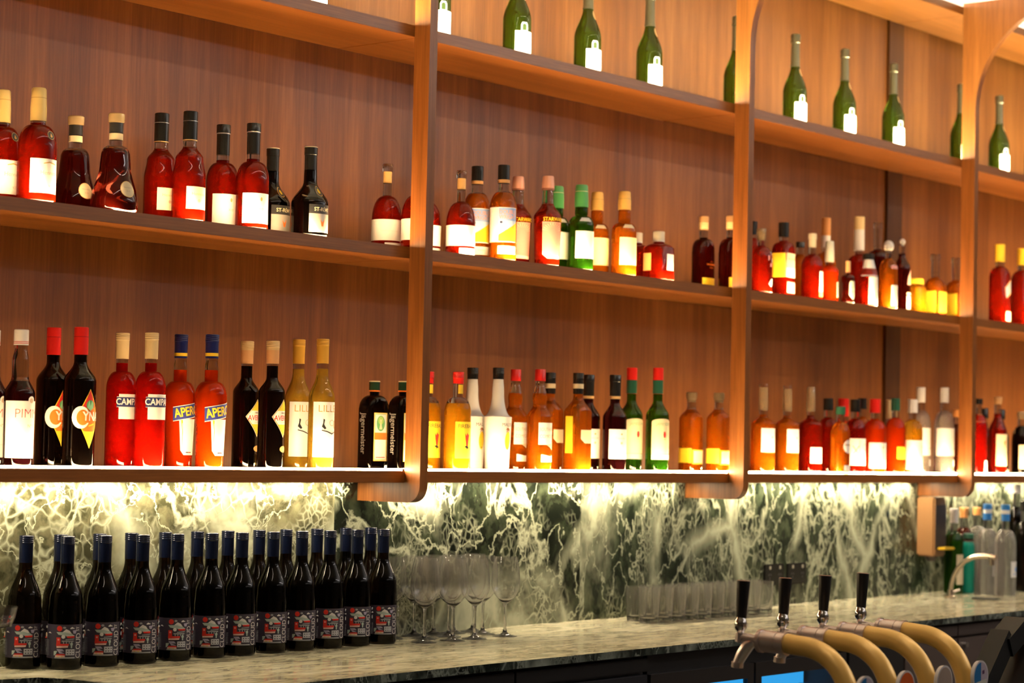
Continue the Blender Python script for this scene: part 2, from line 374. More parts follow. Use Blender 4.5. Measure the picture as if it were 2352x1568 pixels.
TXT = {}
def text_geo(s, bold=0):
    k = (s, bold)
    if k not in TXT:
        c = bpy.data.curves.new('t', 'FONT'); c.body = s; c.size = 1; c.align_x = 'CENTER'; c.align_y = 'CENTER'
        c.resolution_u = 3; c.offset = bold; o = bpy.data.objects.new('t', c); me = o.to_mesh()
        TXT[k] = ([(v.co.x, v.co.y) for v in me.vertices], [tuple(p.vertices) for p in me.polygons])
        o.to_mesh_clear(); bpy.data.objects.remove(o); bpy.data.curves.remove(c)
    return TXT[k]
def wrap(items, surf, name, parent, step=.006, zstep=None, base=.0004):
    mats = []; bm = bmesh.new(); lay = 0
    layer = bm.verts.layers.float.new('off')
    for it in items:
        kind, m = it[0], it[1]
        if m not in mats: mats.append(m)
        mi = mats.index(m); off = base+lay*.00012; lay += 1; vs = []
        if kind == 'r': polys = [[(it[2], it[3]), (it[4], it[3]), (it[4], it[5]), (it[2], it[5])]]
        elif kind == 'c':
            ry = it[5] if len(it) > 5 else it[4]
            polys = [[(it[2]+it[4]*math.cos(2*PI*k/20), it[3]+ry*math.sin(2*PI*k/20)) for k in range(20)]]
        elif kind == 'p': polys = [it[2]]
        elif kind == 't':
            _, _, s, x, z, size = it[:6]; rot = it[6] if len(it) > 6 else 0; xs = it[7] if len(it) > 7 else 1; bold = it[8] if len(it) > 8 else .01
            vv, ff = text_geo(s, bold); ca, sa = math.cos(rot), math.sin(rot)
            q = [(x+size*(a*xs*ca-b*sa), z+size*(a*xs*sa+b*ca)) for a, b in vv]
            polys = [[q[i] for i in f] for f in ff]
        for pl in polys:
            vl = [bm.verts.new((a, 0, b)) for a, b in pl]
            for v in vl: v[layer] = off
            try: bm.faces.new(vl).material_index = mi
            except ValueError: pass
    if bm.verts:
        s0 = min(v.co.x for v in bm.verts); s1 = max(v.co.x for v in bm.verts)
        k = math.ceil(s0/step)
        while k*step < s1:
            bmesh.ops.bisect_plane(bm, geom=bm.verts[:]+bm.edges[:]+bm.faces[:], plane_co=(k*step, 0, 0), plane_no=(1, 0, 0), dist=1e-6); k += 1
        if zstep:
            z0 = min(v.co.z for v in bm.verts); z1 = max(v.co.z for v in bm.verts); k = math.ceil(z0/zstep)
            while k*zstep < z1:
                bmesh.ops.bisect_plane(bm, geom=bm.verts[:]+bm.edges[:]+bm.faces[:], plane_co=(0, 0, k*zstep), plane_no=(0, 0, 1), dist=1e-6); k += 1
    for v in bm.verts:
        x, y, z = surf(v.co.x, v.co.z, v[layer]); v.co = (x, y, z)
    o = newobj(name, bm, mats, parent, 0); o.data.shade_smooth(); return o

clear = P('clear_glass', (.97, .97, .95), .0, trans=1, ior=1.45)
def cap_profile(c):
    z0, H, r, st = c['z0'], c['H'], c['r'], c.get('st', 'screw')
    if st == 'screw':
        p = [(z0, r*.98), (H-.020, r)]
        for k in range(4): zz = H-.018+k*.0045; p += [(zz, r*1.0), (zz+.001, r*1.05), (zz+.0025, r*1.05), (zz+.0035, r)]
        return p+[(H-.0008, r), (H, r*.93)]
    if st == 'capsule': return [(z0, r*.99), (H-.022, r), (H-.021, r*1.06), (H-.0015, r*1.06), (H, r)]
    if st == 'plain': return [(z0, r), (H-.0015, r), (H, r*.92)]
    if st == 'stop':
        rn = c['rn']; return [(z0, rn), (H-.022, rn), (H-.0215, r*.96), (H-.012, r), (H-.002, r), (H, r*.9)]
    if st == 'flare': return [(z0, r), (z0+.4*(H-z0), r), (H-.003, r*.9), (H, r*.8)]
    if st == 'foil':
        p = c['p']; return p
    if st == 'ball': return [(z0, r*.5)]+[(z0+.004+(H-z0-.004)*(1-math.cos(PI*k/8))/2, max(.002, r*math.sin(PI*(k*.94+.3)/8))) for k in range(0, 9)]
def make_bottle(root, K):
    pr = K['pr']; rf = prof_fn(pr); sq = K.get('n', 2.0); hb = K.get('hb', pr[-1][0]); ht = K.get('ht', hb+.03)
    nf = None
    if sq > 2: nf = lambda z: sq if z <= hb else (2.0 if z >= ht else sq+(2.0-sq)*((z-hb)/(ht-hb))**.4)
    rt0 = K.get('ratio', 1.0)
    rat = (lambda z: rt0 if z <= hb else (1.0 if z >= ht else rt0+(1-rt0)*(z-hb)/(ht-hb))) if rt0 != 1 else 1.0
    fill = K.get('fill'); top = K['cap']['z0']+.002 if 'cap' in K else pr[-1][0]
    seg = K.get('seg', 32)
    zf = min(fill or top, top)
    bm = bmesh.new(); lathe(bm, samples(pr, 0, zf, rf), seg, nf, rat); newobj('glass_body', bm, K['liq'], root, K.get('sm', 50))
    if zf < top-.001:
        bm = bmesh.new(); lathe(bm, samples(pr, zf+.0003, top, rf), seg, nf, rat); newobj('neck', bm, K.get('neck', clear), root, 50)
    if 'cap' in K:
        c = K['cap']; bands = c.get('bands', []); mats = [c['m']]+[b[2] for b in bands]
        def mi(z):
            for i, b in enumerate(bands):
                if b[0] <= z <= b[1]: return i+1
            return 0
        p = cap_profile(c)
        for b in bands:
            for zz in (b[0], b[1]):
                for i in range(len(p)-1):
                    if p[i][0] < zz < p[i+1][0]:
                        t = (zz-p[i][0])/(p[i+1][0]-p[i][0]); p.insert(i+1, (zz, p[i][1]+t*(p[i+1][1]-p[i][1]))); break
        bm = bmesh.new(); lathe(bm, p, 24, mi=mi); cap_o = newobj('cap', bm, mats, root, 40)
    def surf_round(s, z, off):
        r = rf(z)+off; Rr = K.get('Rs', rf(hb*.6)); a = s/Rr; return (r*math.sin(a), -r*math.cos(a), z)
    def surf_flat(s, z, off):
        a = rf(z); b = a*(rat(z) if callable(rat) else rat); n_ = nf(z)
        return (s, -b*max(0, 1-abs(min(abs(s), a)/a)**n_)**(1/n_)-off, z)
    def surf_side(s, z, off):
        a = rf(z); b = a*(rat(z) if callable(rat) else rat); n_ = nf(z)
        return (-a*max(0, 1-abs(min(abs(s), b)/b)**n_)**(1/n_)-off, -s, z)
    for nm, face, items in K.get('lab', []):
        sf = surf_side if face == 'side' else (surf_flat if sq > 2 else surf_round)
        o = wrap(items, sf, nm, root, zstep=.008 if face == 'z' else None)
    for ex in K.get('extra', []): ex(root)
    return root

# colours
W_ = P('label_white', (.82, .8, .76), .55); CR = P('label_cream', (.78, .66, .42), .55); GD = P('gold_ink', (.62, .38, .12), .35, .4)
BK = P('ink_black', (.02, .02, .022), .4); RD = P('ink_red', (.72, .03, .02), .5); NV = P('ink_navy', (.02, .03, .13), .5)
GY = P('ink_grey', (.35, .36, .38), .5); OR = P('ink_orange', (.85, .2, .02), .5); YL = P('label_yellow', (.9, .6, .03), .5)
BL = P('ink_blue', (.25, .42, .8), .5); GN = P('ink_green', (.12, .4, .16), .5); TN = P('ink_tan', (.55, .42, .3), .5)
PL = P('label_aubergine', (.035, .028, .05), .5); PK = P('ink_pink', (.8, .35, .3), .5); SG = P('ink_sage', (.45, .55, .5), .5)
cap_gold = P('cap_gold', (.8, .55, .25), .35, .35); cap_red = P('cap_red', (.75, .02, .015), .3); cap_black = P('cap_black', (.012, .012, .012), .25)
cap_white = P('cap_white', (.85, .8, .75), .35); cap_navy = P('cap_navy', (.006, .010, .030), .22, .3); cap_green = P('cap_green', (.08, .35, .1), .35)
cap_pink = P('cap_copper', (.8, .4, .28), .35, .2); cap_cream = P('cap_cream', (.85, .62, .3), .4); cap_brown = P('cork_brown', (.55, .3, .12), .5)
cap_dgreen = P('cap_dark_green', (.02, .1, .06), .3); cap_orange = P('cap_orange', (.75, .33, .1), .4); cap_blue = P('cap_blue', (.03, .2, .6), .35)
stopper = P('stopper_amber', (.8, .6, .35), .1, trans=.7)
foil = P('foil_olive', (.10, .085, .05), .3, .6)
amber = liquid('spirit_amber', (.86, .27, .015), '#ff8414', .17); deep = liquid('spirit_deep_red', (.42, .025, .008), '#c01c06', .16)
gold = liquid('spirit_gold', (.95, .5, .05), '#ffa818', .3); redl = liquid('aperitif_red', (.62, .008, .005), '#e81608', .26)
orng = liquid('aperitif_orange', (.9, .06, .005), '#ff4406', .3); dark = liquid('glass_near_black', (.012, .008, .005), '#0c0806', .15)
yelw = liquid('wine_yellow', (.98, .75, .2), '#f8c840', .2); greeng = liquid('glass_green', (.04, .17, .015), '#2c6c0c', .12)
olive = liquid('glass_champagne', (.10, .17, .018), '#34480a', .16); choco = liquid('liqueur_maroon', (.05, .008, .012), '#28080c', .15)
brandy = liquid('cognac_dark', (.10, .008, .004), '#500c04', .1); milk = P('white_bottle', (.85, .82, .76), .25)
clearliq = liquid('spirit_clear', (.95, .95, .93), '#d8d0c8', .2); winegl = liquid('wine_glass_black', (.02, .01, .004), '#0a0603', .12, .01)
brownb = liquid('liqueur_brown', (.16, .03, .01), '#5a2010', .3)

def std(H, R, hb, hs, rn, sh='r', foot=.005, rn2=None, R0=None):
    R0 = R0 or R
    return [(0, R0*.86), (foot, R0, 'c'), (hb, R), (hs, rn, sh), (H-.002, rn2 or rn)]
KIN = {}
def kind(name, **k): KIN[name] = k
# lowest shelf, first bay
kind('pimm', pr=[(0, .029), (.005, .033, 'c'), (.165, .0345), (.205, .019, 's'), (.24, .0185), (.27, .0135, 's'), (.309, .0125)], hb=.165, fill=.195, liq=choco,
     cap=dict(z0=.276, H=.311, r=.0165, m=cap_white, st='plain', bands=[(.279, .2805, RD), (.2825, .284, RD)]),
     lab=[('label', '', [('r', W_, -.056, .022, .045, .150), ('c', W_, .008, .152, .009), ('c', TN, .008, .151, .0055), ('t', P('ink_deep_red', (.5, .005, .005), .5), "PIMM'S", .008, .121, .030, 0, .9, -.02), ('t', TN, 'N\u00ba 1', .008, .094, .010), ('r', TN, -.05, .0505, .045, .0509)])])
kind('cynar', pr=std(.325, .0375, .2, .246, .0148, 's'), hb=.2, liq=dark,
     cap=dict(z0=.262, H=.326, r=.0168, m=cap_red, st='plain', bands=[(.303, .3042, P('dark_red', (.3, .01, .01), .3))]),
     lab=[('label', '', [('p', YL, [(0, .183), (.0335, .118), (0, .046), (-.0335, .118)]), ('p', OR, [(0, .18), (.031, .118), (0, .05), (-.031, .118)]), ('p', RD, [(0, .18), (.019, .14), (-.019, .14)]),
          ('p', YL, [(.017, .085), (0, .05), (-.017, .085)]), ('c', GN, .001, .146, .011, .011), ('p', P('leaf_green', (.3, .65, .35), .5), [(-.008, .14), (-.003, .158), (.001, .144), (.006, .157), (.009, .14), (.001, .132)]),
          ('c', W_, -.022, .117, .021, .026), ('c', OR, -.018, .117, .014, .018), ('p', OR, [(-.012, .13), (.004, .13), (.004, .105), (-.012, .105)]),
          ('t', W_, 'YNAR', .012, .119, .028, 0, .8, .03), ('p', YL, [(-.004, .099), (.012, .104), (.012, .101), (-.004, .096)])]),
          ('neck_badge', '', [('c', CR, -.012, .279, .008, .009), ('c', BK, -.012, .279, .005, .006), ('c', CR, .014, .279, .008, .009), ('c', BK, .014, .279, .005, .006)])], Rs=.0375)
kind('campari', pr=std(.325, .0365, .19, .232, .0142, 'r', rn2=.0135), hb=.19, fill=.252, liq=redl,
     cap=dict(z0=.262, H=.325, r=.016, m=cap_cream, st='screw'),
     lab=[('label', '', [('r', W_, -.031, .117, .026, .177), ('r', NV, -.036, .146, .04, .170), ('r', W_, -.036, .1455, .04, .1465), ('r', W_, -.036, .1695, .04, .1705), ('t', W_, 'CAMPARI', .0, .158, .0215, 0, .84, .02)])])
kind('aperol', pr=[(0, .030), (.005, .034, 'c'), (.06, .0345), (.175, .0395, 's'), (.215, .0165, 'r'), (.245, .0165), (.27, .0145, 's'), (.331, .013)], hb=.15, fill=.243, liq=orng,
     cap=dict(z0=.272, H=.331, r=.0165, m=P('cap_royal', (.01, .015, .1), .3), st='screw', bands=[(.277, .285, YL)]),
     lab=[('label', '', [('p', W_, [(-.026, .122), (.03, .122), (.03, .033), (-.012, .033), (-.021, .045)]), ('p', YL, [(-.021, .122), (-.017, .122), (-.014, .05), (-.017, .046)]), ('p', W_, [(-.041, .115), (.04, .130), (.04, .167), (-.041, .151)]), ('p', P('ink_royal', (.03, .05, .3), .5), [(-.041, .117), (.04, .132), (.04, .165), (-.041, .149)]),
          ('t', YL, 'APEROL', .002, .141, .031, .18, .72, .025), ('r', BK, -.006, .0385, .012, .041), ('r', RD, .002, .0385, .008, .041)])], Rs=.037)
kind('averna', pr=std(.325, .0335, .195, .233, .0145, 's', rn2=.014), hb=.195, fill=.262, liq=dark,
     cap=dict(z0=.268, H=.326, r=.0165, m=P('cap_tan', (.8, .42, .18), .35, .2), st='screw', bands=[(.302, .326, cap_gold)]),
     lab=[('label', '', [('p', CR, [(-.036, .133), (0, .178), (.036, .133), (0, .081)]), ('p', BK, [(-.034, .133), (0, .1755), (.034, .133), (0, .0845)]), ('p', YL, [(-.033, .133), (0, .174), (.033, .133), (0, .086)]), ('p', W_, [(-.033, .133), (-.021, .1485), (.021, .1485), (.033, .133), (.019, .114), (-.019, .114)]),
          ('t', RD, 'AVERNA', 0, .1295, .0185, 0, .85, .015), ('t', BK, 'AMARO', 0, .143, .006), ('t', TN, 'SICILIANO', 0, .119, .004), ('c', GD, .0, .052, .013, .008)])], Rs=.0335)
kind('lillet', pr=[(0, .030), (.005, .034, 'c'), (.185, .034), (.248, .0155, 's'), (.338, .0138)], hb=.185, fill=.262, liq=yelw,
     cap=dict(z0=.276, H=.340, r=.0162, m=P('cap_yellow_gold', (.85, .45, .06), .35, .3), st='screw'),
     lab=[('label', '', [('r', W_, -.048, .033, .032, .176), ('t', GD, 'LILLET', .001, .158, .026, 0, .98, -.005), ('c', TN, .006, .122, .009, .008), ('c', W_, .006, .122, .0075, .0065), ('p', BK, [(-.02, .133), (-.016, .13), (-.018, .118), (-.012, .108), (-.016, .105), (-.024, .112), (-.021, .121)]),
          ('p', BK, [(-.024, .104), (-.01, .101), (.006, .095), (.024, .102), (.024, .0995), (.006, .092), (-.01, .098), (-.024, .1015)]), ('c', TN, .016, .118, .005, .011)])])
kind('jager', pr=[(0, .037), (.006, .041, 'c'), (.165, .041), (.203, .013, 'r'), (.239, .0125)], n=6, ratio=.62, hb=.165, ht=.2, liq=dark,
     cap=dict(z0=.212, H=.242, r=.0152, m=P('cap_forest', (.01, .03, .015), .25), st='plain', bands=[(.2125, .216, OR), (.239, .242, CR)]),
     lab=[('label', '', [('r', YL, -.026, .024, .026, .155), ('r', CR, -.0245, .0255, .0245, .1535), ('r', GN, -.022, .028, .022, .151), ('r', W_, -.021, .029, .021, .084), ('r', W_, -.021, .100, .021, .150), ('r', OR, -.024, .082, .024, .101), ('c', GN, 0, .126, .0165, .021), ('c', P('lime_ink', (.35, .6, .15), .5), 0, .134, .011), ('p', CR, [(-.006, .11), (0, .135), (.006, .11)]),
          ('p', CR, [(-.006, .142), (-.002, .13), (.002, .13), (.006, .142), (.003, .136), (-.003, .136)]), ('r', RD, -.018, .033, .018, .035)]),
          ('lettering', 'side', [('t', P('emboss_silver', (.4, .4, .38), .3, .5), 'J\u00e4germeister', 0, .098, .0245, -PI/2, .9)])])
# lowest shelf, second bay
kind('fire', pr=std(.275, .0375, .16, .205, .0135, 'r'), hb=.16, fill=.188, liq=gold,
     cap=dict(z0=.243, H=.276, r=.0155, m=cap_red, st='screw'),
     lab=[('label', '', [('r', YL, -.037, .035, .04, .137), ('t', BK, 'FIREBALL', 0, .124, .0155, 0, .95, .0), ('p', RD, [(-.008, .105), (-.003, .098), (.0, .107), (.005, .1), (.009, .103), (.005, .085), (.003, .07), (-.001, .055), (-.003, .07), (-.006, .088)]), ('p', BK, [(-.01, .068), (.0, .071), (.008, .064), (.0, .062)])]),
          ('neck_wrap', '', [('r', YL, -.03, .215, .03, .240)])], Rs=.0375)
kind('malibu', pr=[(0, .030), (.006, .0345, 'c'), (.145, .0405), (.155, .0405), (.225, .017, 'c'), (.27, .0142, 's'), (.293, .0142)], hb=.15, liq=milk, seg=36,
     cap=dict(z0=.262, H=.295, r=.0162, m=cap_black, st='screw'),
     lab=[('artwork', '', [('t', BK, 'MALIBU', 0, .132, .014, 0, .9, -.005), ('c', YL, .0, .087, .011, .026), ('p', P('palm_brown', (.35, .12, .05), .5), [(-.010, .116), (-.004, .119), (-.008, .108), (0, .117), (.003, .107), (.004, .117), (.011, .111), (.003, .122), (-.004, .124)]), ('r', BK, -.003, .066, .003, .068)])], Rs=.038)
kind('comfort', pr=[(0, .034), (.006, .037, 'c'), (.158, .037), (.195, .0195, 's'), (.215, .0215, 's'), (.262, .0135, 's'), (.296, .0125)], hb=.158, fill=.228, liq=amber,
     cap=dict(z0=.264, H=.298, r=.0158, m=cap_red, st='plain'),
     lab=[('label', '', [('r', W_, -.035, .078, .025, .142), ('t', TN, 'SOUTHERN', -.004, .122, .014, 0, .75, .0), ('t', TN, 'COMFORT', -.004, .102, .014, 0, .8, .0), ('p', CR, [(-.01, .078), (.037, .086), (.037, .068), (.02, .062)]), ('p', W_, [(-.026, .028), (.037, .028), (.037, .05), (.006, .045), (-.026, .05)])])])
kind('goldsq', pr=[(0, .034), (.005, .037, 'c'), (.178, .037), (.222, .0145, 's'), (.292, .0135)], n=5, hb=.178, ht=.215, ratio=.85, fill=.235, liq=amber,
     cap=dict(z0=.232, H=.295, r=.016, m=cap_black, st='screw', bands=[(.248, .262, CR)]),
     lab=[('label', '', [('p', CR, [(-.022, .125), (.03, .125), (.03, .085), (-.004, .085), (-.022, .098)])]), ('side_label', 'side', [('r', YL, -.016, .055, .012, .165)])])
kind('club', pr=std(.294, .0365, .165, .212, .0148, 's'), hb=.165, liq=choco,
     cap=dict(z0=.222, H=.296, r=.017, m=cap_black, st='capsule', bands=[(.2225, .231, cap_gold)]),
     lab=[('label', '', [('r', W_, -.051, .040, .02, .130), ('c', GD, -.010, .115, .003), ('t', GY, 'Canadian', -.012, .103, .010, 0, 1, -.005), ('c', TN, -.010, .088, .004)])])
kind('jame', pr=std(.326, .0365, .175, .225, .0148, 's', rn2=.014), hb=.175, fill=.245, liq=greeng,
     cap=dict(z0=.245, H=.327, r=.0165, m=cap_red, st='plain', bands=[(.2455, .288, cap_dgreen)]),
     lab=[('label', '', [('r', CR, -.052, .0575, .02, .158), ('c', CR, -.016, .157, .036, .010), ('r', SG, -.052, .040, .02, .0565), ('t', GN, 'JAMESON', -.012, .150, .0135, 0, .9, .0), ('p', RD, [(-.012, .127), (-.006, .127), (-.004, .118), (-.006, .108), (-.012, .108), (-.014, .118)]), ('r', OR, -.013, .102, -.005, .1035)]),
          ('neck_label', '', [('r', CR, -.020, .245, .012, .290), ('c', OR, -.004, .252, .007)])], Rs=.0365)
kind('amb', pr=std(.258, .038, .175, .212, .014, 's'), hb=.175, ht=.2, n=3.4, ratio=.85, fill=.205, liq=amber,
     cap=dict(z0=.228, H=.26, r=.0175, m=P('stopper_bronze', (.16, .11, .06), .3), st='stop', rn=.0142),
     lab=[('label', '', [('r', YL, -.030, .026, .030, .073), ('r', CR, -.026, .030, .026, .069)]), ('side_label', 'side', [('r', YL, -.026, .03, .026, .078)])])
# third bay odd bottles (generic builder by parameter)
def gen(H, R, liq, capm, label=None, st='plain', capH=.035, n=2.0, sh='r', rn=.0135, hb=None, labm=None, capr=None, extra=None, ratio=1, fillf=None, bands=[], art=[]):
    hb = hb or H*.56; hs = hb+(H-capH-hb)*.62
    k = dict(pr=std(H-.003, R, hb, hs, rn, sh), hb=hb, ht=hs-.003, n=n, ratio=ratio, liq=liq, fill=fillf or hs+.004, cap=dict(z0=H-capH, H=H, r=capr or rn+.0028, m=capm, st=st, rn=rn+.0006, bands=bands))
    labs = []
    if label: labs.append(('label', '', [('r', labm or W_, label[0], label[1], label[2], label[3])]+art))
    k['lab'] = labs; return k
KIN['tallclear'] = gen(.3, .0405, amber, stopper, (-.042, .07, .02, .150), 'flare', .09, sh='s', rn=.0125, hb=.165, capr=.016, bands=[(.288, .3, clear)], art=[('c', TN, 0, .12, .004), ('r', GD, -.028, .068, .03, .070)])
KIN['tallclear2'] = gen(.3, .040, deep, stopper, (-.042, .035, .02, .09), 'flare', .085, sh='s', rn=.0125, hb=.168, capr=.016)
KIN['blackdeep'] = gen(.264, .035, deep, cap_black, None, 'plain', .042, rn=.0145, sh='r')
KIN['roundlab'] = gen(.235, .034, amber, cap_dgreen, None, 'plain', .028, rn=.0145); KIN['roundlab']['lab'] = [('label', '', [('c', W_, 0, .095, .024, .024), ('r', W_, -.02, .01, .025, .03), ('r', TN, -.018, .098, .018, .104)])]
KIN['redtall'] = gen(.27, .034, orng, cap_red, (-.03, .03, .03, .09), 'plain', .065, rn=.0165, sh='s')
KIN['blackart'] = gen(.265, .037, deep, cap_black, (-.06, .03, .03, .125), 'plain', .045, rn=.0155, sh='r', art=[('r', BK, -.018, .03, -.0165, .12), ('r', BK, -.012, .03, -.011, .12), ('c', BK, .008, .095, .011), ('c', W_, .008, .095, .0095), ('p', BK, [(-.04, .10), (-.02, .07), (-.022, .07), (-.042, .098)]), ('p', BK, [(-.02, .1), (-.04, .07), (-.038, .07), (-.018, .098)])])
KIN['dred'] = gen(.275, .035, amber, cap_black, (-.03, .05, .03, .10), 'plain', .04, rn=.0135)
KIN['redwhite'] = gen(.27, .040, orng, cap_red, (-.065, .02, .03, .112), 'plain', .05, rn=.0155, capr=.0195, art=[('c', TN, -.01, .095, .004)])
KIN['slimclear'] = gen(.275, .034, gold, cap_cream, None, 'plain', .07, rn=.0105, sh='s')
KIN['greenorange'] = gen(.277, .037, orng, cap_dgreen, (-.03, .055, .03, .1), 'plain', .045, rn=.014, labm=YL)
KIN['whitelab'] = gen(.277, .038, gold, cap_white, (-.065, .015, .03, .125), 'plain', .05, rn=.014, capr=.0185, art=[('c', SG, .01, .1, .008), ('r', GY, .006, .075, .015, .09)])
KIN['whitecap'] = gen(.33, .038, clearliq, cap_white, (-.07, .070, .03, .175), 'plain', .058, rn=.0145, capr=.0165, sh='r', hb=.185, art=[('r', GN, .0, .095, .01, .099), ('r', W_, .0, .03, .03, .055)])
KIN['ambercut'] = gen(.251, .03, brownb, cap_orange, (-.02, .07, .02, .15), 'plain', .03)
KIN['redsmall'] = gen(.296, .035, redl, cap_black, (-.012, .01, .024, .055), 'plain', .022, rn=.014, bands=[])
KIN['redsmall']['lab'].append(('neck_label', '', [('r', cap_orange, -.05, .205, .05, .235)]))
KIN['creamtall'] = gen(.308, .036, deep, cap_brown, (-.042, .035, .02, .16), 'stop', .03, rn=.014, sh='s', labm=CR, art=[('p', OR, [(-.01, .13), (.005, .14), (-.002, .1)]), ('c', GY, .012, .09, .005)])
KIN['darkslim'] = gen(.265, .031, dark, cap_black, None, 'plain', .04, rn=.0125, sh='s')
KIN['darkcream'] = gen(.255, .037, dark, stopper, (-.05, .025, .03, .12), 'stop', .03, rn=.014, labm=CR)
# middle shelf
kind('vs', pr=std(.26, .044, .128, .178, .0175, 'r', rn2=.0155), hb=.128, fill=.182, liq=deep,
     cap=dict(z0=.187, H=.263, r=.0185, m=P('cap_pale_gold', (.85, .62, .22), .4, .2), st='flare', bands=[(.239, .2405, GD)]),
     lab=[('label', '', [('r', W_, -.045, .020, .03, .098), ('t', TN, 'Hennessy', .004, .066, .0135, 0, 1, -.006), ('t', TN, 'V.S', .004, .036, .008), ('p', GD, [(-.015, .088), (0, .092), (.02, .088), (.02, .086), (0, .089), (-.015, .086)])]),
          ('medallion', 'z', [('c', BK, .006, .153, .012, .011), ('c', GD, .006, .153, .011, .010), ('c', BK, .006, .153, .010, .009), ('p', GD, [(.002, .15), (.006, .158), (.010, .15), (.006, .147)])])], Rs=.044)
kind('xo', pr=[(0, .040), (.008, .055, 'c'), (.02, .056), (.115, .036, 's'), (.135, .034), (.158, .016, 'r'), (.234, .0155)], hb=.14, ht=.158, fill=.15, liq=brandy,
     cap=dict(z0=.189, H=.235, r=.0195, m=P('stopper_gold', (.85, .62, .32), .15, .5), st='stop', rn=.0165, bands=[(.189, .2125, P('band_black', (.03, .03, .03), .3))]),
     lab=[('medallion', 'z', [('c', GD, -.004, .053, .0195), ('c', CR, -.004, .053, .0182), ('t', TN, 'Hennessy', -.004, .057, .0055), ('t', TN, 'X.O', -.004, .048, .006)]), ('neck_band', '', [('r', CR, -.13, .172, .13, .187)])], Rs=.050)
kind('vsop', pr=[(0, .037), (.005, .041, 'c'), (.11, .0405), (.155, .034, 's'), (.186, .0165, 's'), (.269, .0155)], hb=.11, fill=.182, liq=deep,
     cap=dict(z0=.199, H=.271, r=.0178, m=cap_black, st='plain', bands=[(.199, .201, cap_gold), (.246, .2475, P('silver', (.6, .6, .6), .3, .8))]),
     lab=[('label', '', [('r', P('label_ivory', (.82, .72, .52), .55), -.035, .029, .026, .084), ('t', GD, 'Hennessy', -.002, .066, .0105, 0, 1, -.005), ('c', TN, -.002, .05, .004)])], Rs=.0405)
kind('brandy', pr=std(.268, .041, .125, .172, .0165, 'r', rn2=.015), hb=.125, fill=.178, liq=deep,
     cap=dict(z0=.192, H=.269, r=.0170, m=cap_black, st='capsule', bands=[(.245, .2475, P('silver', (.6, .6, .6), .3, .8))]),
     lab=[('label', '', [('r', W_, -.056, .014, .024, .090), ('c', GD, -.006, .075, .003, .005), ('t', TN, 'X.O', -.006, .05, .008)])], Rs=.041)
kind('remy', pr=[(0, .043), (.006, .048, 'c'), (.086, .048), (.145, .0175, 's'), (.233, .0148)], hb=.086, liq=dark,
     cap=dict(z0=.172, H=.235, r=.0165, m=cap_black, st='capsule', bands=[(.2325, .235, CR)]),
     lab=[('label', '', [('r', P('label_silver', (.45, .42, .38), .35, .3), -.038, .010, .032, .058), ('r', BK, -.038, .058, .032, .082), ('t', CR, 'ST-R\u00c9MY', .001, .069, .0135, 0, 1, .01), ('p', OR, [(-.007, .044), (.0, .036), (.007, .046), (.003, .026), (-.003, .026)])]),
          ('medallion', 'z', [('c', GD, .0, .118, .014, .014), ('c', BK, .0, .118, .0125, .0125), ('c', YL, .0, .118, .006, .007)])], Rs=.048)
kind('dome', pr=[(0, .037), (.005, .041, 'c'), (.088, .041), (.1505, .012, 'r'), (.238, .0118)], hb=.088, fill=.152, liq=deep,
     cap=dict(z0=.186, H=.240, r=.0145, m=P('cork_gold', (.75, .45, .16), .4), st='stop', rn=.0118, bands=[(.218, .24, clear)]),
     lab=[('label', '', [('r', W_, -.095, .026, .055, .084), ('r', TN, -.05, .052, .0, .0524), ('r', W_, -.038, .003, .02, .020)])], Rs=.041)
kind('double', pr=[(0, .036), (.005, .0395, 'c'), (.145, .0395), (.2, .0155, 'r'), (.275, .0145)], hb=.145, fill=.196, liq=amber,
     cap=dict(z0=.224, H=.277, r=.0175, m=cap_black, st='plain', bands=[(.2245, .234, cap_brown)]),
     lab=[('label', '', [('r', W_, -.085, .052, .01, .152), ('p', BL, [(-.048, .150), (.01, .150), (.01, .112), (-.014, .09), (-.048, .075)]), ('p', P('label_sky', (.5, .65, .9), .5), [(-.048, .114), (.01, .114), (.01, .112), (-.014, .09), (-.048, .075)]), ('p', YL, [(-.048, .073), (.01, .110), (.01, .055), (-.048, .055)]),
          ('t', PK, 'DOUBLE', -.020, .138, .0165, 0, .85, .01), ('t', PK, 'WRIGHT', -.020, .124, .0165, 0, .8, .01), ('r', NV, -.044, .106, -.037, .112)]), ('lower_label', '', [('r', W_, -.050, .018, .01, .042), ('t', TN, 'WHISKY', -.018, .031, .006)])], Rs=.0395)
kind('star', pr=[(0, .033), (.006, .0365, 'c'), (.04, .0375), (.145, .041, 's'), (.19, .017, 's'), (.205, .0165), (.238, .0148, 's'), (.266, .0145)], hb=.145, fill=.185, liq=deep,
     cap=dict(z0=.226, H=.268, r=.0185, m=cap_pink, st='flare', bands=[(.226, .2315, P('cap_copper_dark', (.3, .12, .08), .4))]),
     lab=[('label', '', [('p', P('label_rose', (.75, .25, .2), .5), [(-.050, .13), (.012, .13), (.012, .022), (-.034, .022), (-.050, .034)]), ('p', P('label_blush', (.9, .6, .5), .5), [(-.050, .075), (.012, .055), (.012, .022), (-.034, .022), (-.050, .034)]), ('t', YL, 'STARWARD', -.012, .137, .0155, 0, .85, .015),
          ('r', CR, -.050, .1275, .012, .1283)]+[('p', CR, [(-.02+.012*math.cos(a), .100+.012*math.sin(a)), (-.02+.03*math.cos(a+.02), .100+.026*math.sin(a+.02)), (-.02+.03*math.cos(a-.02), .100+.026*math.sin(a-.02))]) for a in [PI*k/12 for k in range(1, 12)]])], Rs=.039)
gp = dict(pr=[(0, .035), (.005, .0385, 'c'), (.135, .0385), (.165, .018, 'r'), (.172, .0195, 's'), (.195, .0188, 's'), (.222, .0145, 's'), (.257, .0145)], hb=.135)
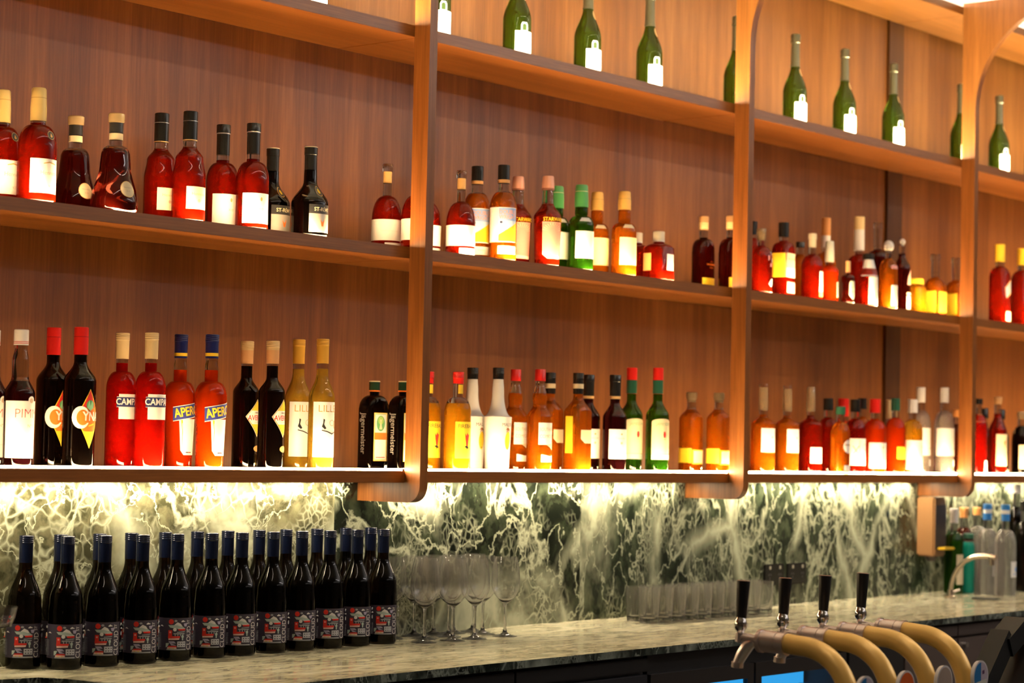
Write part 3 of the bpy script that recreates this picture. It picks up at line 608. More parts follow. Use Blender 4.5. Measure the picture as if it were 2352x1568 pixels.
kind('green', liq=greeng, cap=dict(z0=.192, H=.259, r=.0205, m=cap_green, st='flare', bands=[(.238, .2395, CR)]),
     lab=[('label', '', [('r', W_, -.052, .036, .02, .118)]), ('shoulder_label', 'z', [('p', W_, [(-.040, .147), (.002, .147), (-.004, .158), (-.034, .158)])])], Rs=.0385, **gp)
kind('yellow', liq=amber, cap=dict(z0=.205, H=.262, r=.0200, m=P('cap_mustard', (.85, .5, .12), .4, .2), st='flare', bands=[(.238, .2395, GD)]),
     lab=[('label', '', [('r', P('label_straw', (.85, .75, .4), .5), -.050, .033, .02, .118)]), ('shoulder_label', 'z', [('p', CR, [(-.040, .147), (.002, .147), (-.004, .158), (-.034, .158)])])], Rs=.0385, **gp)
kind('small', pr=[(0, .036), (.004, .0395, 'c'), (.103, .0395), (.116, .017, 'r'), (.154, .016)], n=6, hb=.103, ht=.114, liq=deep,
     cap=dict(z0=.122, H=.155, r=.0185, m=P('cap_silver', (.75, .68, .55), .3, .4), st='plain', bands=[(.122, .127, W_)]),
     lab=[('label', '', [('r', W_, -.010, .032, .027, .083)]), ('side_label', 'side', [('r', cap_orange, -.03, .03, .0, .085)])])
kind('wood', pr=std(.24, .042, .120, .168, .0135, 'r'), hb=.12, ht=.16, n=3, ratio=.7, fill=.172, liq=brandy,
     cap=dict(z0=.196, H=.243, r=.0165, m=cap_brown, st='stop', rn=.0155, bands=[(.2, .222, cap_cream)]),
     lab=[('lettering', '', [('t', OR, 'WOODFORD', .006, .082, .009, 0, 1, .01), ('t', OR, 'RESERVE', .006, .072, .006, 0, 1, .0), ('p', OR, [(-.006, .088), (.006, .094), (.018, .088), (.006, .0925)])]), ('lower_label', '', [('r', YL, -.036, .006, .036, .038)])])
KIN['roundlogo'] = gen(.218, .038, deep, stopper, None, 'stop', .04, rn=.0135, hb=.12); KIN['roundlogo']['lab'] = [('artwork', '', [('p', W_, [(.0, .14), (.012, .13), (.016, .105), (.008, .1), (.004, .12)]), ('p', PK, [(-.014, .125), (-.006, .125), (-.006, .112), (-.014, .108)]), ('r', PK, -.004, .088, .008, .1), ('p', W_, [(-.012, .03), (.0, .045), (.014, .05), (.014, .03), (.002, .02)])])]
KIN['blackblock'] = gen(.257, .036, deep, cap_black, None, 'plain', .045, rn=.0165, hb=.17, capr=.019)
KIN['rectgold'] = gen(.255, .039, deep, cap_black, (-.036, .065, .036, .148), 'plain', .05, n=5, ratio=.8, rn=.0155, hb=.16, labm=CR, art=[('t', BK, 'DELAWARE', 0, .128, .010, 0, 1, 0), ('r', W_, -.034, .066, .034, .098), ('r', PK, -.03, .012, .034, .05)]); KIN['rectgold']['lab'].append(('side_label', 'side', [('r', YL, -.028, .065, .03, .148)]))
KIN['domewhite'] = gen(.234, .038, deep, P('cap_clear_gold', (.85, .75, .55), .15, trans=.4), (-.008, .03, .034, .100), 'stop', .05, rn=.013, hb=.115, art=[('r', GD, -.008, .012, .034, .029)])
KIN['smallback'] = gen(.218, .033, amber, cap_black, None, 'plain', .02, rn=.013)
KIN['talloran'] = gen(.32, .036, amber, cap_orange, None, 'plain', .11, rn=.0125, capr=.0165, hb=.165, bands=[(.21, .255, cap_white)])
KIN['midclear'] = gen(.221, .033, orng, P('foil_sage', (.6, .6, .5), .3), (-.004, .02, .028, .075), 'flare', .075, rn=.014, hb=.11, labm=SG)
KIN['shield'] = dict(gen(.15, .023, brandy, cap_brown, None, 'plain', .04, rn=.006, hb=.09)); KIN['shield']['lab'] = [('label', '', [('p', P('label_celadon', (.62, .66, .52), .5), [(-.016, .07), (-.012, .078), (.012, .078), (.016, .07), (.016, .028), (0, .012), (-.016, .028)]), ('r', GN, -.009, .04, .009, .042), ('r', GN, -.009, .055, .009, .057)])]
KIN['tallcream'] = gen(.338, .041, deep, cap_cream, None, 'plain', .125, rn=.0145, capr=.019, hb=.17, bands=[(.213, .29, cap_white)])
KIN['whitelong'] = gen(.189, .034, deep, cap_black, (-.03, .008, .036, .105), 'plain', .02, rn=.018, hb=.10); KIN['whitelong']['lab'].append(('neck_label', '', [('r', W_, -.06, .108, .06, .168)]))
KIN['cleardark'] = gen(.33, .038, brandy, clear, (-.03, .01, .03, .09), 'stop', .09, rn=.0145, hb=.20, labm=YL)
KIN['skull'] = gen(.25, .033, amber, cap_white, (-.02, .01, .03, .085), 'ball', .045, rn=.012, capr=.019, hb=.14, labm=W_); KIN['skull']['lab'].append(('neck_label', '', [('r', PK, -.02, .145, .03, .157)]))
KIN['curlcap'] = gen(.273, .032, brandy, cap_white, (-.016, .01, .026, .058), 'ball', .028, rn=.013, capr=.012, hb=.16, sh='s', art=[('r', CR, -.016, .062, .026, .072), ('p', P('ink_blush', (.85, .5, .38), .5), [(-.014, .10), (.022, .10), (.026, .13), (.008, .158), (-.01, .13)])])
KIN['yellowbox'] = gen(.134, .036, gold, YL, None, 'plain', .02, n=5, rn=.03, hb=.1)
KIN['decanter'] = gen(.236, .036, amber, clear, (-.028, .012, .028, .092), 'stop', .07, n=5, rn=.015, hb=.11, labm=YL); KIN['decanter']['lab'].append(('side_label', 'side', [('r', YL, -.03, .012, .026, .095)]))
KIN['slanted'] = gen(.32, .04, deep, YL, None, 'plain', .07, n=5, ratio=.9, rn=.017, capr=.0195, hb=.19); KIN['slanted']['lab'] = [('label', '', [('p', cap_orange, [(-.030, .145), (.034, .185), (.034, .125), (-.020, .1)]), ('p', P('ink_teal', (.2, .45, .65), .5), [(-.025, .143), (-.005, .155), (-.005, .112), (-.018, .106)]), ('p', GY, [(-.002, .157), (.03, .177), (.03, .13), (-.002, .114)]), ('r', CR, -.022, .012, .03, .05)])]
# champagne
kind('champ', pr=[(0, .036), (.006, .0415, 'c'), (.115, .0415), (.21, .0155, 's'), (.30, .0135), (.318, .0145)], hb=.115, liq=olive,
     cap=dict(z0=.215, H=.322, st='foil', r=.016, m=foil, p=[(.205, .0172), (.22, .0158), (.28, .0146), (.288, .0146), (.29, .0172), (.297, .0172), (.3, .0158), (.312, .0172), (.319, .0155), (.322, .01)]),
     lab=[('label', '', [('r', W_, -.042, .012, .030, .078), ('p', P('tab_grey', (.5, .5, .52), .4), [(-.025, .078), (-.025, .096), (-.021, .104), (-.006, .104), (-.002, .096), (-.002, .078)]), ('p', P('olive_ink', (.03, .05, .01), .3), [(-.020, .080), (-.020, .095), (-.017, .099), (-.010, .099), (-.007, .095), (-.007, .080)])]),
          ('neck_seal', 'z', [('c', cap_gold, .012, .186, .016, .014)])], Rs=.0415)
# wine on the counter
def city(dx=-.030):
    a = []
    A = a.append
    A(('r', PL, -.115, .026, .022, .103))
    A(('c', RD, dx-.010, .094, .0062)); A(('c', GY, dx+.001, .096, .0035, .0025)); A(('p', W_, [(dx-.003, .086), (dx+.005, .093), (dx+.013, .089), (dx+.017, .083), (dx-.004, .083)]))
    A(('p', SG, [(dx-.017, .086), (dx+.004, .086), (dx+.022, .080), (dx+.018, .076), (dx-.012, .080)])); A(('p', W_, [(dx+.014, .095), (dx+.018, .098), (dx+.025, .094), (dx+.014, .093)]))
    A(('p', SG, [(dx+.006, .083), (dx+.018, .083), (dx+.023, .077), (dx+.004, .077)])); A(('c', W_, dx-.001, .0755, .0042)); A(('p', RD, [(dx+.006, .0765), (dx+.024, .0775), (dx+.024, .073), (dx+.008, .073)]))
    A(('p', W_, [(dx+.006, .0785), (dx+.024, .0790), (dx+.023, .0775), (dx+.006, .077)])); A(('p', GY, [(dx+.004, .070), (dx+.024, .0715), (dx+.022, .0695), (dx+.004, .068)]))
    A(('r', RD, dx-.016, .058, dx-.007, .074)); A(('c', PK, dx-.0115, .069, .0022)); A(('r', GY, dx-.004, .0645, dx+.022, .067))
    for k in range(4): A(('r', GY, dx-.001+k*.006, .060, dx+.001+k*.006, .0645))
    A(('p', RD, [(dx-.016, .060), (dx+.011, .060), (dx+.011, .056), (dx-.016, .0545)])); A(('p', P('ink_salmon', (.85, .55, .48), .5), [(dx-.015, .0545), (dx+.010, .0555), (dx+.009, .0515), (dx-.015, .0505)]))
    A(('c', SG, dx+.017, .059, .003, .004)); A(('r', SG, dx+.0155, .050, dx+.0185, .056)); A(('p', P('ink_lilac', (.42, .38, .52), .5), [(dx-.015, .048), (dx-.002, .048), (dx+.002, .043), (dx-.008, .043), (dx+.003, .038), (dx-.008, .038)]))
    A(('p', SG, [(dx-.021, .043), (dx-.013, .044), (dx-.016, .036), (dx-.021, .033)])); A(('r', P('ink_silver', (.55, .56, .6), .5), dx+.005, .034, dx+.024, .0475))
    for k in range(3):
        for j in range(2): A(('r', PL, dx+.0075+k*.0057, .0365+j*.006, dx+.0105+k*.0057, .0385+j*.006))
    A(('p', RD, [(dx-.014, .037), (dx+.002, .037), (dx+.005, .0345), (dx-.015, .0335)])); A(('p', P('ink_salmon', (.85, .55, .48), .5), [(dx-.017, .034), (dx+.003, .034), (dx+.004, .0285), (dx-.017, .0285)]))
    A(('c', YL, dx-.011, .031, .0013)); A(('c', YL, dx-.003, .031, .0013)); A(('r', GY, dx-.018, .027, dx+.024, .030)); A(('p', P('ink_lilac', (.42, .38, .52), .5), [(dx+.018, .09), (dx+.027, .091), (dx+.025, .083), (dx+.020, .083)]))
    A(('r', GY, dx+.0265, .03, dx+.0269, .08))
    A(('t', W_, 'CLOUD', .002, .0555, .0165, PI/2, 1.0, -.008)); A(('t', W_, 'ST', .000, .0935, .0095, PI/2, 1.0, -.004))
    for k in range(11): A(('r', GY, -.078+.0008*(k % 3), .034+k*.0033, -.062, .0348+k*.0033))
    A(('p', RD, [(-.078, .074), (-.069, .074), (-.069, .071), (-.078, .071)])); A(('c', TN, -.071, .079, .003, .0055)); A(('p', W_, [(-.064, .084), (-.060, .087), (-.055, .083)])); A(('c', GY, -.070, .097, .003))
    for k in range(9): A(('r', GY, .012, .034+k*.0033, .021, .0345+k*.0033))
    A(('p', W_, [(.011, .088), (.015, .091), (.020, .087)])); A(('c', GY, .014, .077, .0025, .005)); A(('p', GY, [(.010, .1), (.012, .102), (.017, .1), (.011, .094)]))
    return a
kind('wine', pr=[(0, .034), (.006, .0395, 'c'), (.125, .0395), (.155, .0375, 's'), (.235, .0152, 's'), (.30, .0142)], hb=.115, liq=winegl, seg=40,
     cap=dict(z0=.240, H=.302, r=.0158, m=cap_navy, st='screw'),
     lab=[('label', '', city())], Rs=.0395)
# bottles at the far end of the counter
KIN['stubgreen'] = gen(.325, .037, greeng, cap_white, (-.036, .035, .036, .15), 'plain', .055, rn=.0135, labm=CR)
KIN['brownred'] = gen(.328, .036, brownb, cap_orange, (-.03, .15, .03, .2), 'stop', .04, rn=.015, labm=PK)
KIN['tealcap'] = gen(.328, .036, clearliq, cap_orange, None, 'plain', .03, rn=.0135)
KIN['teal'] = gen(.229, .024, P('teal_bottle', (.01, .38, .3), .3), P('cap_teal_dark', (.03, .12, .08), .3), None, 'plain', .02, rn=.018, hb=.17)
KIN['vodka'] = gen(.346, .041, clearliq, cap_blue, (-.03, .07, .03, .13), 'plain', .062, rn=.0145, capr=.0165, art=[('c', BL, 0, .1, .01), ('r', P('ink_periwinkle', (.5, .55, .75), .5), -.02, .08, .02, .085)])
KIN['vodka']['cap']['bands'] = [(.31, .325, W_)]
KIN['talldark'] = gen(.42, .034, dark, cap_white, (-.03, .05, .03, .15), 'plain', .035, rn=.0145, labm=RD)
KIN['darkend'] = gen(.357, .037, dark, cap_black, (-.03, .08, .03, .14), 'plain', .04, rn=.014, labm=PK)

PROTO = {}; USED = {}
def place(kname, x, y, z, label, cat='bottle', group=None, rz=0.0, name='liquor_bottle'):
    if kname not in PROTO:
        r = empty(name, (x, y, z), rz=rz); make_bottle(r, KIN[kname]); PROTO[kname] = r; o = r
    else:
        o = copy_tree(PROTO[kname]); o.location = (x, y, z); o.rotation_euler = (0, 0, rz)
    for k in ('group',):
        if k in o: del o[k]
    return tag(o, label, cat, group)
def pair(kname, desc, back, front, z, name='liquor_bottle', rz=0.0):
    g = desc+' pair'
    if back: place(kname, back[0], back[1], z, desc+', back one of its pair', group=g, rz=rz+random.uniform(-.03, .03), name=name)
    if front: place(kname, front[0], front[1], z, desc+', front one of its pair', group=g, rz=rz+random.uniform(-.03, .03), name=name)
F_, B_ = .115, .200
S1, S2, S3 = LEV[0], LEV[1], LEV[2]
pair('pimm', 'dark bottle with white cap and large white label', (-1.279, B_), (-1.266, F_), S1)
pair('cynar', 'black bottle with red cap and orange diamond label', (-1.105, B_), (-1.094, F_), S1, rz=.05)
pair('campari', 'bright red bottle with cream cap and navy banner', (-.896, B_), (-.879, F_), S1)
pair('aperol', 'orange bottle with navy cap and slanted blue band', (-.708, B_), (-.683, F_), S1)
pair('averna', 'black bottle with tan cap and yellow diamond label', (-.482, B_), (-.474, F_), S1, rz=.35)
pair('lillet', 'slim pale yellow bottle with tall white label', (-.295, B_), (-.293, F_), S1, name='wine_bottle')
pair('jager', 'dark square bottle with vertical raised gothic lettering', (0, B_), (.025, F_), S1)
pair('fire', 'golden bottle with red cap and bright yellow label', (.221, B_), (.251, F_), S1)
pair('malibu', 'opaque white bottle with black cap and palm tree', (.414, B_), (.427, F_), S1)
pair('comfort', 'amber bottle with red cap, bulged neck, cream label', (.610, B_), (.619, F_), S1)
pair('goldsq', 'square amber bottle with black cap, yellow side stripe', (.776, B_), (.803, F_), S1)
pair('club', 'maroon bottle with black capsule, gold ring, white label', (.967, B_), (.989, F_), S1)
pair('jame', 'green bottle with red cap and cream arched label', (1.191, B_), (1.214, F_), S1)
pair('amb', 'amber bottle with dark stopper and yellow lower label', (1.525, B_), (1.558, F_), S1)
for k, x, y, lb in [('tallclear', 1.864, .14, 'first amber bottle with long pale neck foil in the lowest third bay'), ('tallclear', 2.016, .14, 'second amber bottle with long pale neck foil in the lowest third bay'),
    ('tallclear2', 2.169, .14, 'deep red bottle with long pale neck foil and low white label'), ('blackdeep', 2.303, .15, 'deep red unlabelled bottle with broad black cap, lowest third bay'), ('roundlab', 2.278, .085, 'short amber bottle with round white label and dark green cap'),
    ('redtall', 2.526, .22, 'orange bottle with tall red cap behind the line-drawn label bottle'), ('blackart', 2.441, .12, 'bottle with black cap and black line drawing on cream label'), ('dred', 2.643, .21, 'amber bottle with black cap behind the wide red-capped bottle'),
    ('redwhite', 2.563, .11, 'wide orange bottle with fat red cap and large white label'), ('slimclear', 2.828, .2, 'golden bottle with slim cream neck beside dark green cap'), ('greenorange', 2.730, .12, 'orange bottle with dark green cap and yellow label'),
    ('whitelab', 2.840, .11, 'golden bottle with white cap and big white label, left of clear bottles'), ('whitecap', 3.077, .205, 'tall clear bottle with long white cap, left one of two'), ('whitecap', 3.105, .12, 'tall clear bottle with long white cap, right one of two'),
    ('redsmall', 3.383, .12, 'bright red bottle with orange neck band at the right end'), ('darkslim', 3.633, .22, 'slim black bottle behind the cream-label bottle, right end'), ('creamtall', 3.550, .12, 'dark red bottle with tall cream label at the right end'),
    ('darkslim', 3.822, .24, 'slim black bottle behind the cream-label one at right picture edge'), ('darkcream', 3.757, .12, 'black bottle with cream label cut by the right picture edge')]:
    place(k, x, y, S1, lb, rz=random.uniform(-.15, .15))
place('ambercut', 3.287, .16, S1, 'brown bottle half hidden by the right frame, lowest shelf')
pair('vs', 'cognac bottle with tall gold cap and large white label', (-1.265, B_+.01), (-1.238, F_), S2)
pair('xo', 'bell-shaped dark cognac decanter with gold stopper', (-1.033, .232), (-1.009, .114), S2)
pair('vsop', 'dark red cognac bottle with black cap and ivory label', (-.792, B_), (-.775, F_), S2)
pair('brandy', 'red brandy bottle with slim black capsule and white label', (-.585, B_), (-.561, F_), S2)
pair('remy', 'black sloping brandy bottle with gold medallion', (-.389, B_+.02), (-.355, F_), S2)
pair('dome', 'domed bottle with cork and wide white label, first bay', (.032, B_), (.059, F_), S2)
place('dome', .198, B_, S2, 'domed bottle with cork and white label, second bay, back', group='domed pair second bay')
place('dome', .246, F_, S2, 'domed bottle with cork and white label, second bay, front', group='domed pair second bay')
pair('double', 'whisky bottle with black cap, blue and yellow label', (.415, B_), (.432, F_), S2)
pair('star', 'whisky bottle with copper cap and rose sunray label', (.603, B_), (.638, F_), S2)
pair('green', 'green bottle with bright green capsule and white label', (.791, B_), (.801, F_), S2)
pair('yellow', 'amber bottle with mustard capsule and straw label', (.992, B_), (1.019, F_), S2)
pair('small', 'short square red bottle with silver cap', (1.203, B_), (1.204, F_), S2)
pair('wood', 'flat dark bottle with cork and orange printed lettering', (1.578, B_), (1.610, F_), S2)
for k, x, y, lb in [('roundlogo', 1.789, .11, 'deep red bottle with white and pink logo, beside the middle frame'), ('blackblock', 1.90, .22, 'deep red bottle with black block cap behind the logo bottle'), ('rectgold', 1.960, .13, 'rectangular bottle with black cap and gold and cream label'),
    ('smallback', 2.247, .24, 'amber bottle with small black cap behind the domed one, third bay'), ('domewhite', 2.147, .13, 'domed red bottle with glassy stopper and white label, third bay'), ('talloran', 2.421, .24, 'tall bottle with long orange and white neck, third bay'),
    ('midclear', 2.297, .15, 'orange bottle with pale sage neck foil, third bay middle shelf'), ('shield', 2.324, .09, 'small dark bottle with pointed pale green label'), ('tallcream', 2.588, .2, 'tallest bottle with long cream and white neck, third bay'),
    ('whitelong', 2.483, .10, 'squat bottle with black cap, all white labels and white neck band'), ('cleardark', 2.724, .2, 'tall dark bottle with clear stopper and yellow label'), ('skull', 2.628, .10, 'amber bottle with round white ball cap and pink band'),
    ('curlcap', 2.800, .14, 'dark bottle with small white ball cap and blush label'), ('yellowbox', 2.936, .16, 'low square golden bottle with yellow top'), ('decanter', 3.059, .14, 'square decanter of golden spirit with clear stopper, left of two'),
    ('decanter', 3.224, .14, 'square decanter of golden spirit with clear stopper, right of two'), ('slanted', 3.595, .14, 'square deep red bottle with yellow cap, slanted label, left'), ('slanted', 3.793, .14, 'square deep red bottle with yellow cap, slanted label, right picture edge')]:
    place(k, x, y, S2, lb, rz=random.uniform(-.12, .12))
for i, (x, lb) in enumerate([(-.333, 'mostly above the picture, only its white label showing'), (.161, 'partly hidden by the nearest frame, label showing'), (.520, 'second in the second bay'), (.861, 'third in the second bay, foil cut by picture top'),
    (1.184, 'fourth in the second bay, foil just inside the picture'), (1.680, 'half hidden behind the middle frame'), (2.050, 'first in the third bay'), (2.385, 'second in the third bay'), (2.738, 'in front of the dark upright wall strip'),
    (3.269, 'half hidden by the right frame'), (3.595, 'in the fourth bay, complete'), (3.917, 'cut by the right picture edge')]):
    y = .15
    place('champ', x, y, S3, 'green champagne bottle '+lb, group='champagne bottles on the upper shelf', name='champagne_bottle', rz=0)
ordn = ['first', 'second', 'third', 'fourth', 'fifth', 'sixth', 'seventh', 'eighth', 'ninth', 'tenth', 'eleventh', 'twelfth']
front = [(-1.1836, 0.178), (-1.1193, 0.1095), (-1.0102, 0.108), (-0.9025, 0.0985), (-0.7902, 0.102), (-0.6811, 0.0985), (-0.5816, 0.096), (-0.4753, 0.094), (-0.3745, 0.0925), (-0.2715, 0.092), (-0.1692, 0.091), (-0.0692, 0.09)]
back = [(-1.0775, 0.1855), (-0.9618, 0.184), (-0.8634, 0.184), (-0.7549, 0.184), (-0.6502, 0.184), (-0.5468, 0.184), (-0.4371, 0.184), (-0.34, 0.184), (-0.2254, 0.184), (-0.1157, 0.184), (-0.0183, 0.184)]
for i, (x, y) in enumerate(front):
    place('wine', x, y, TOP, 'dark wine bottle with colourful city label, front row, %s from left' % ordn[i], group='dark wine bottles on the marble counter', name='wine_bottle', rz=random.uniform(-.05, .05))
for i, (x, y) in enumerate(back):
    place('wine', x, y, TOP, 'dark wine bottle with colourful city label, back row, %s from left' % ordn[i], group='dark wine bottles on the marble counter', name='wine_bottle', rz=random.uniform(-.05, .05))
for k, x, y, lb in [('stubgreen', 3.25, .15, 'green bottle with white cap beside the tap, far end of counter'), ('brownred', 3.371, .17, 'brown bottle with orange stopper, far end of the counter'), ('tealcap', 3.461, .16, 'clear bottle with orange cap, far end of the counter'),
    ('vodka', 3.341, .055, 'clear vodka bottle with blue cap, left one of two, far counter'), ('vodka', 3.324, -.03, 'clear vodka bottle with blue cap, right one of two, far counter'), ('talldark', 3.684, .10, 'tall dark bottle with white cap, far right of the counter'),
    ('darkend', 3.609, .03, 'dark bottle cut by right picture edge on the counter'), ('teal', 3.387-.06, .10+.027, 'small teal bottle between the brown and clear ones, far counter')]:
    place(k, x, y, TOP, lb, rz=.2)

# ------------------------------------------------------------------ glassware
def glass_shell(bm, outer, t, seg=32):
    """outer profile (z, r) from the foot up to the rim; thin wall inside, closed into one solid"""
    o = outer[0]; i = outer[1]
    lathe(bm, o+[(z, r) for z, r in i[::-1]], seg, close=False)
    bmesh.ops.remove_doubles(bm, verts=bm.verts, dist=1e-6)
gclear = liquid('crystal', (1, 1, 1), '#fff6e6', .03, 0.0, 1.5); MATS['crystal'].node_tree.nodes['Principled BSDF'].inputs['Base Color'].default_value = (1, 1, 1, 1)  # white diffuse share mixed in stands for the sparkle of lit glass
def wineglass(root, H=.221, R=.0405, foot=.035):
    st = [(0, .0005), (0, foot), (.0012, foot), (.004, foot*.55), (.010, .0075), (.02, .0042), (.06, .0034), (.085, .0040), (.091, .0062)]
    bowl = []
    for k in range(1, 17):
        t = k/16; z = .091+(H-.091)*t
        r = .0062+(R-.0062)*math.sin(PI/2*min(1, t/.42))**.8 if t < .42 else R-(R*.22)*((t-.42)/.58)**1.8
        bowl.append((z, r))
    out = st+bowl; inn = [(z, max(r-.0011, .0008)) for z, r in bowl if z > .096]
    inn = [(.0955, .0004)]+inn
    for nm, pr in (('stem_and_foot', st[1:]), ):
        bm = bmesh.new(); lathe(bm, [(0, foot), (.0012, foot), (.004, foot*.55), (.010, .0075), (.02, .0042), (.06, .0034), (.085, .0040), (.0905, .0060)], 28); newobj(nm, bm, gclear, root, 60)
    bm = bmesh.new(); lathe(bm, [(.0908, .0062)]+bowl+inn[::-1], 36, close=False)
    bm.faces.ensure_lookup_table(); bmesh.ops.holes_fill(bm, edges=[e for e in bm.edges if e.is_boundary], sides=0)
    bmesh.ops.recalc_face_normals(bm, faces=bm.faces); newobj('bowl', bm, gclear, root, 60)
WG = [(.041, .035), (.147, .026), (.232, .020), (.125, .108), (.222, .105), (.366, .022), (.058, .172), (.165, .182), (.329, .180), (.366, .103), (.247, .182), (.412, .178)]
WGL = ['front row, leftmost', 'front row, second from left', 'front row, third from left', 'middle row, left', 'middle row, centre', 'rightmost of all, standing alone in front',
       'back row, beside the last wine bottle', 'back row, second from left', 'back row, second from right', 'middle row, right', 'back row, middle', 'back row, rightmost']
gproto = None
for (x, y), lb in zip(WG, WGL):
    if gproto is None: gproto = empty('wine_glass', (x, y, TOP)); wineglass(gproto); o = gproto
    else: o = copy_tree(gproto); o.location = (x, y, TOP)
    tag(o, 'clear stemmed wine glass, '+lb, 'wine glass', 'clustered stemmed wine glasses')
def tumbler(root):
    H, R0, R1 = .106, .0295, .0345
    bm = bmesh.new()
    o = [(0, R0-.002), (.002, R0)]+[(.002+(H-.002)*k/6, R0+(R1-R0)*k/6) for k in range(1, 7)]
    i = [(.012, R0-.006), (.015, R0-.0022)]+[(.015+(H-.015)*k/6, R0-.0022+(R1-R0+.0006)*k/6) for k in range(1, 7)]
    lathe(bm, o+i[::-1], 32, close=False)
    bmesh.ops.holes_fill(bm, edges=[e for e in bm.edges if e.is_boundary], sides=0)
    bmesh.ops.recalc_face_normals(bm, faces=bm.faces); newobj('glass', bm, gclear, root, 40)
tproto = None
for row, (xs, y) in enumerate([(1.084, .042), (1.120, .115)]):
    for i in range(10):
        if tproto is None: tproto = empty('tumbler_glass', (xs, y, TOP)); tumbler(tproto); o = tproto
        else: o = copy_tree(tproto); o.location = (xs+i*.0715, y, TOP)
        tag(o, 'clear highball tumbler in the %s row, %s from left' % (['front', 'back'][row], ordn[i]), 'tumbler', 'tumblers lined up in two rows on the counter')
# shallow glass bowl on a stem, cut by the left picture edge
root = empty('coupe_glass', (-1.497, -.12, TOP), 'shallow stemmed glass cut by the left picture edge', 'coupe glass')
bm = bmesh.new(); lathe(bm, [(0, .036), (.0015, .036), (.006, .012), (.015, .0045), (.125, .004)], 28); newobj('stem', bm, gclear, root, 60)
bm = bmesh.new(); lathe(bm, [(.1255, .008), (.131, .036), (.15, .043), (.172, .048), (.172, .0465), (.151, .0415), (.133, .034), (.1285, .008)], 36, close=False)
bmesh.ops.holes_fill(bm, edges=[e for e in bm.edges if e.is_boundary], sides=0); bmesh.ops.recalc_face_normals(bm, faces=bm.faces); newobj('bowl', bm, gclear, root, 60)

# ------------------------------------------------------------------ beer taps
brass = P('satin_brass', (.95, .60, .17), .34, .2); nickel = P('nickel', (.78, .68, .66), .28, .85)
handle_m = P('tap_handle_black', (.006, .006, .007), .35)
def tap(root, disc):
    tilt = .045
    # local origin: pipe axis height of the spigot, y=0 at spigot body
    bm = bmesh.new()
    path = [(0, -.112+.000, 0), (0, -.150, -.003)]
    for k in range(0, 15):
        a = PI/2*k/14*1.0; path.append((0, -.150-.112*math.sin(a), -.115+.112*math.cos(a)))
    path += [(0, -.262, -.30), (0, -.262, -.3465)]
    tube(bm, path, .0205, 28); newobj('pipe', bm, brass, root, 60)
    bm = bmesh.new(); tube(bm, [(0, -.262, -.3465), (0, -.262, -.335)], .036, 28); newobj('base_flange', bm, brass, root, 40)
    bm = bmesh.new()
    tube(bm, [(0, -.048, .001), (0, -.056, .001)], .024, 24); tube(bm, [(0, -.056, .001), (0, -.062, .001)], .0215, 24)
    tube(bm, [(0, -.0625, .001), (0, -.092, 0)], .0225, 28); tube(bm, [(0, -.0925, 0), (0, -.108, -.001)], .0222, 28); tube(bm, [(0, -.108, -.001), (0, -.114, -.001)], .0245, 28)
    newobj('collar', bm, nickel, root, 40)
    bm = bmesh.new(); tube(bm, [(0, -.049, .002), (0, -.020, .004), (0, .004, .004)], [.0095, .0095, .011], 20)
    tube(bm, [(0, -.034, -.001), (0, -.020, -.010), (0, -.006, -.029), (0, .006, -.05)], [.009, .013, .0125, .0105], 20)
    tube(bm, [(0, .0055, -.047), (0, .0065, -.058)], .0128, 20); tube(bm, [(0, -.001, -.004), (0, -.001, .014)], [.012, .0105], 20)
    newobj('spigot', bm, nickel, root, 50)
    # lever
    bm = bmesh.new(); lathe(bm, [(.012, .006), (.018, .008), (.021, .0115), (.028, .0135), (.036, .013), (.041, .0105), (.047, .009)], 24)
    sb = newobj('lever_socket', bm, chrome, root, 50); sb.rotation_euler = (.0, tilt, 0)
    bm = bmesh.new(); lathe(bm, [(.044, .0100), (.046, .0108), (.118, .0142), (.121, .0142), (.1225, .012)], 24, mi=lambda z: 1 if z > .1205 else 0)
    hd = newobj('handle', bm, [handle_m, P('handle_top', (.25, .12, .08), .5)], root, 40); hd.rotation_euler = (.0, tilt*1.6, 0)
    # round badge facing the customer
    bm = bmesh.new(); tube(bm, [(0, -.2825, -.085), (0, -.291, -.085)], .007, 12); newobj('badge_stem', bm, nickel, root, 40)
    bm = bmesh.new(); tube(bm, [(0, -.291, -.085), (0, -.299, -.085)], [.0335, .0345], 36); bd = newobj('badge', bm, P('badge_rim', (.72, .68, .68), .3), root, 40)
    bm = bmesh.new()
    def poly(pts, mi):
        f = bm.faces.new([bm.verts.new((x, -.2995-mi*.00005, -.085+z)) for x, z in pts]); f.material_index = mi
    cir = lambda r, a0, a1, n=24: [(r*math.cos(a0+(a1-a0)*k/n), r*math.sin(a0+(a1-a0)*k/n)) for k in range(n+1)]
    A, Bc = disc
    poly(cir(.0305, PI*.5, PI*1.5), 0); poly(cir(.0305, -PI*.5, PI*.5), 1)
    if A[2]:
        poly([(-.026, -.012), (.026, -.006), (.024, -.018), (-.022, -.022)], 2); poly([(.005, .012), (.015, .014), (.016, .006), (.006, .004)], 3)
    bmesh.ops.recalc_face_normals(bm, faces=bm.faces)
    newobj('badge_face', bm, [A[0], Bc, P('badge_cream', (.6, .6, .5), .4), P('badge_dot', (.08, .02, .08), .4)], bd, 0)
bblue = P('badge_blue', (.01, .16, .42), .3); blil = P('badge_lilac', (.5, .42, .5), .3); boran = P('badge_orange', (.75, .12, .01), .35); btaup = P('badge_taupe', (.4, .3, .24), .4)
tl = ['nearest, left-most beer tap with a brass gooseneck and blue badge', 'second beer tap with brass gooseneck and orange badge', 'third beer tap with brass gooseneck and taupe badge', 'farthest beer tap with brass gooseneck and large blue and lilac badge']
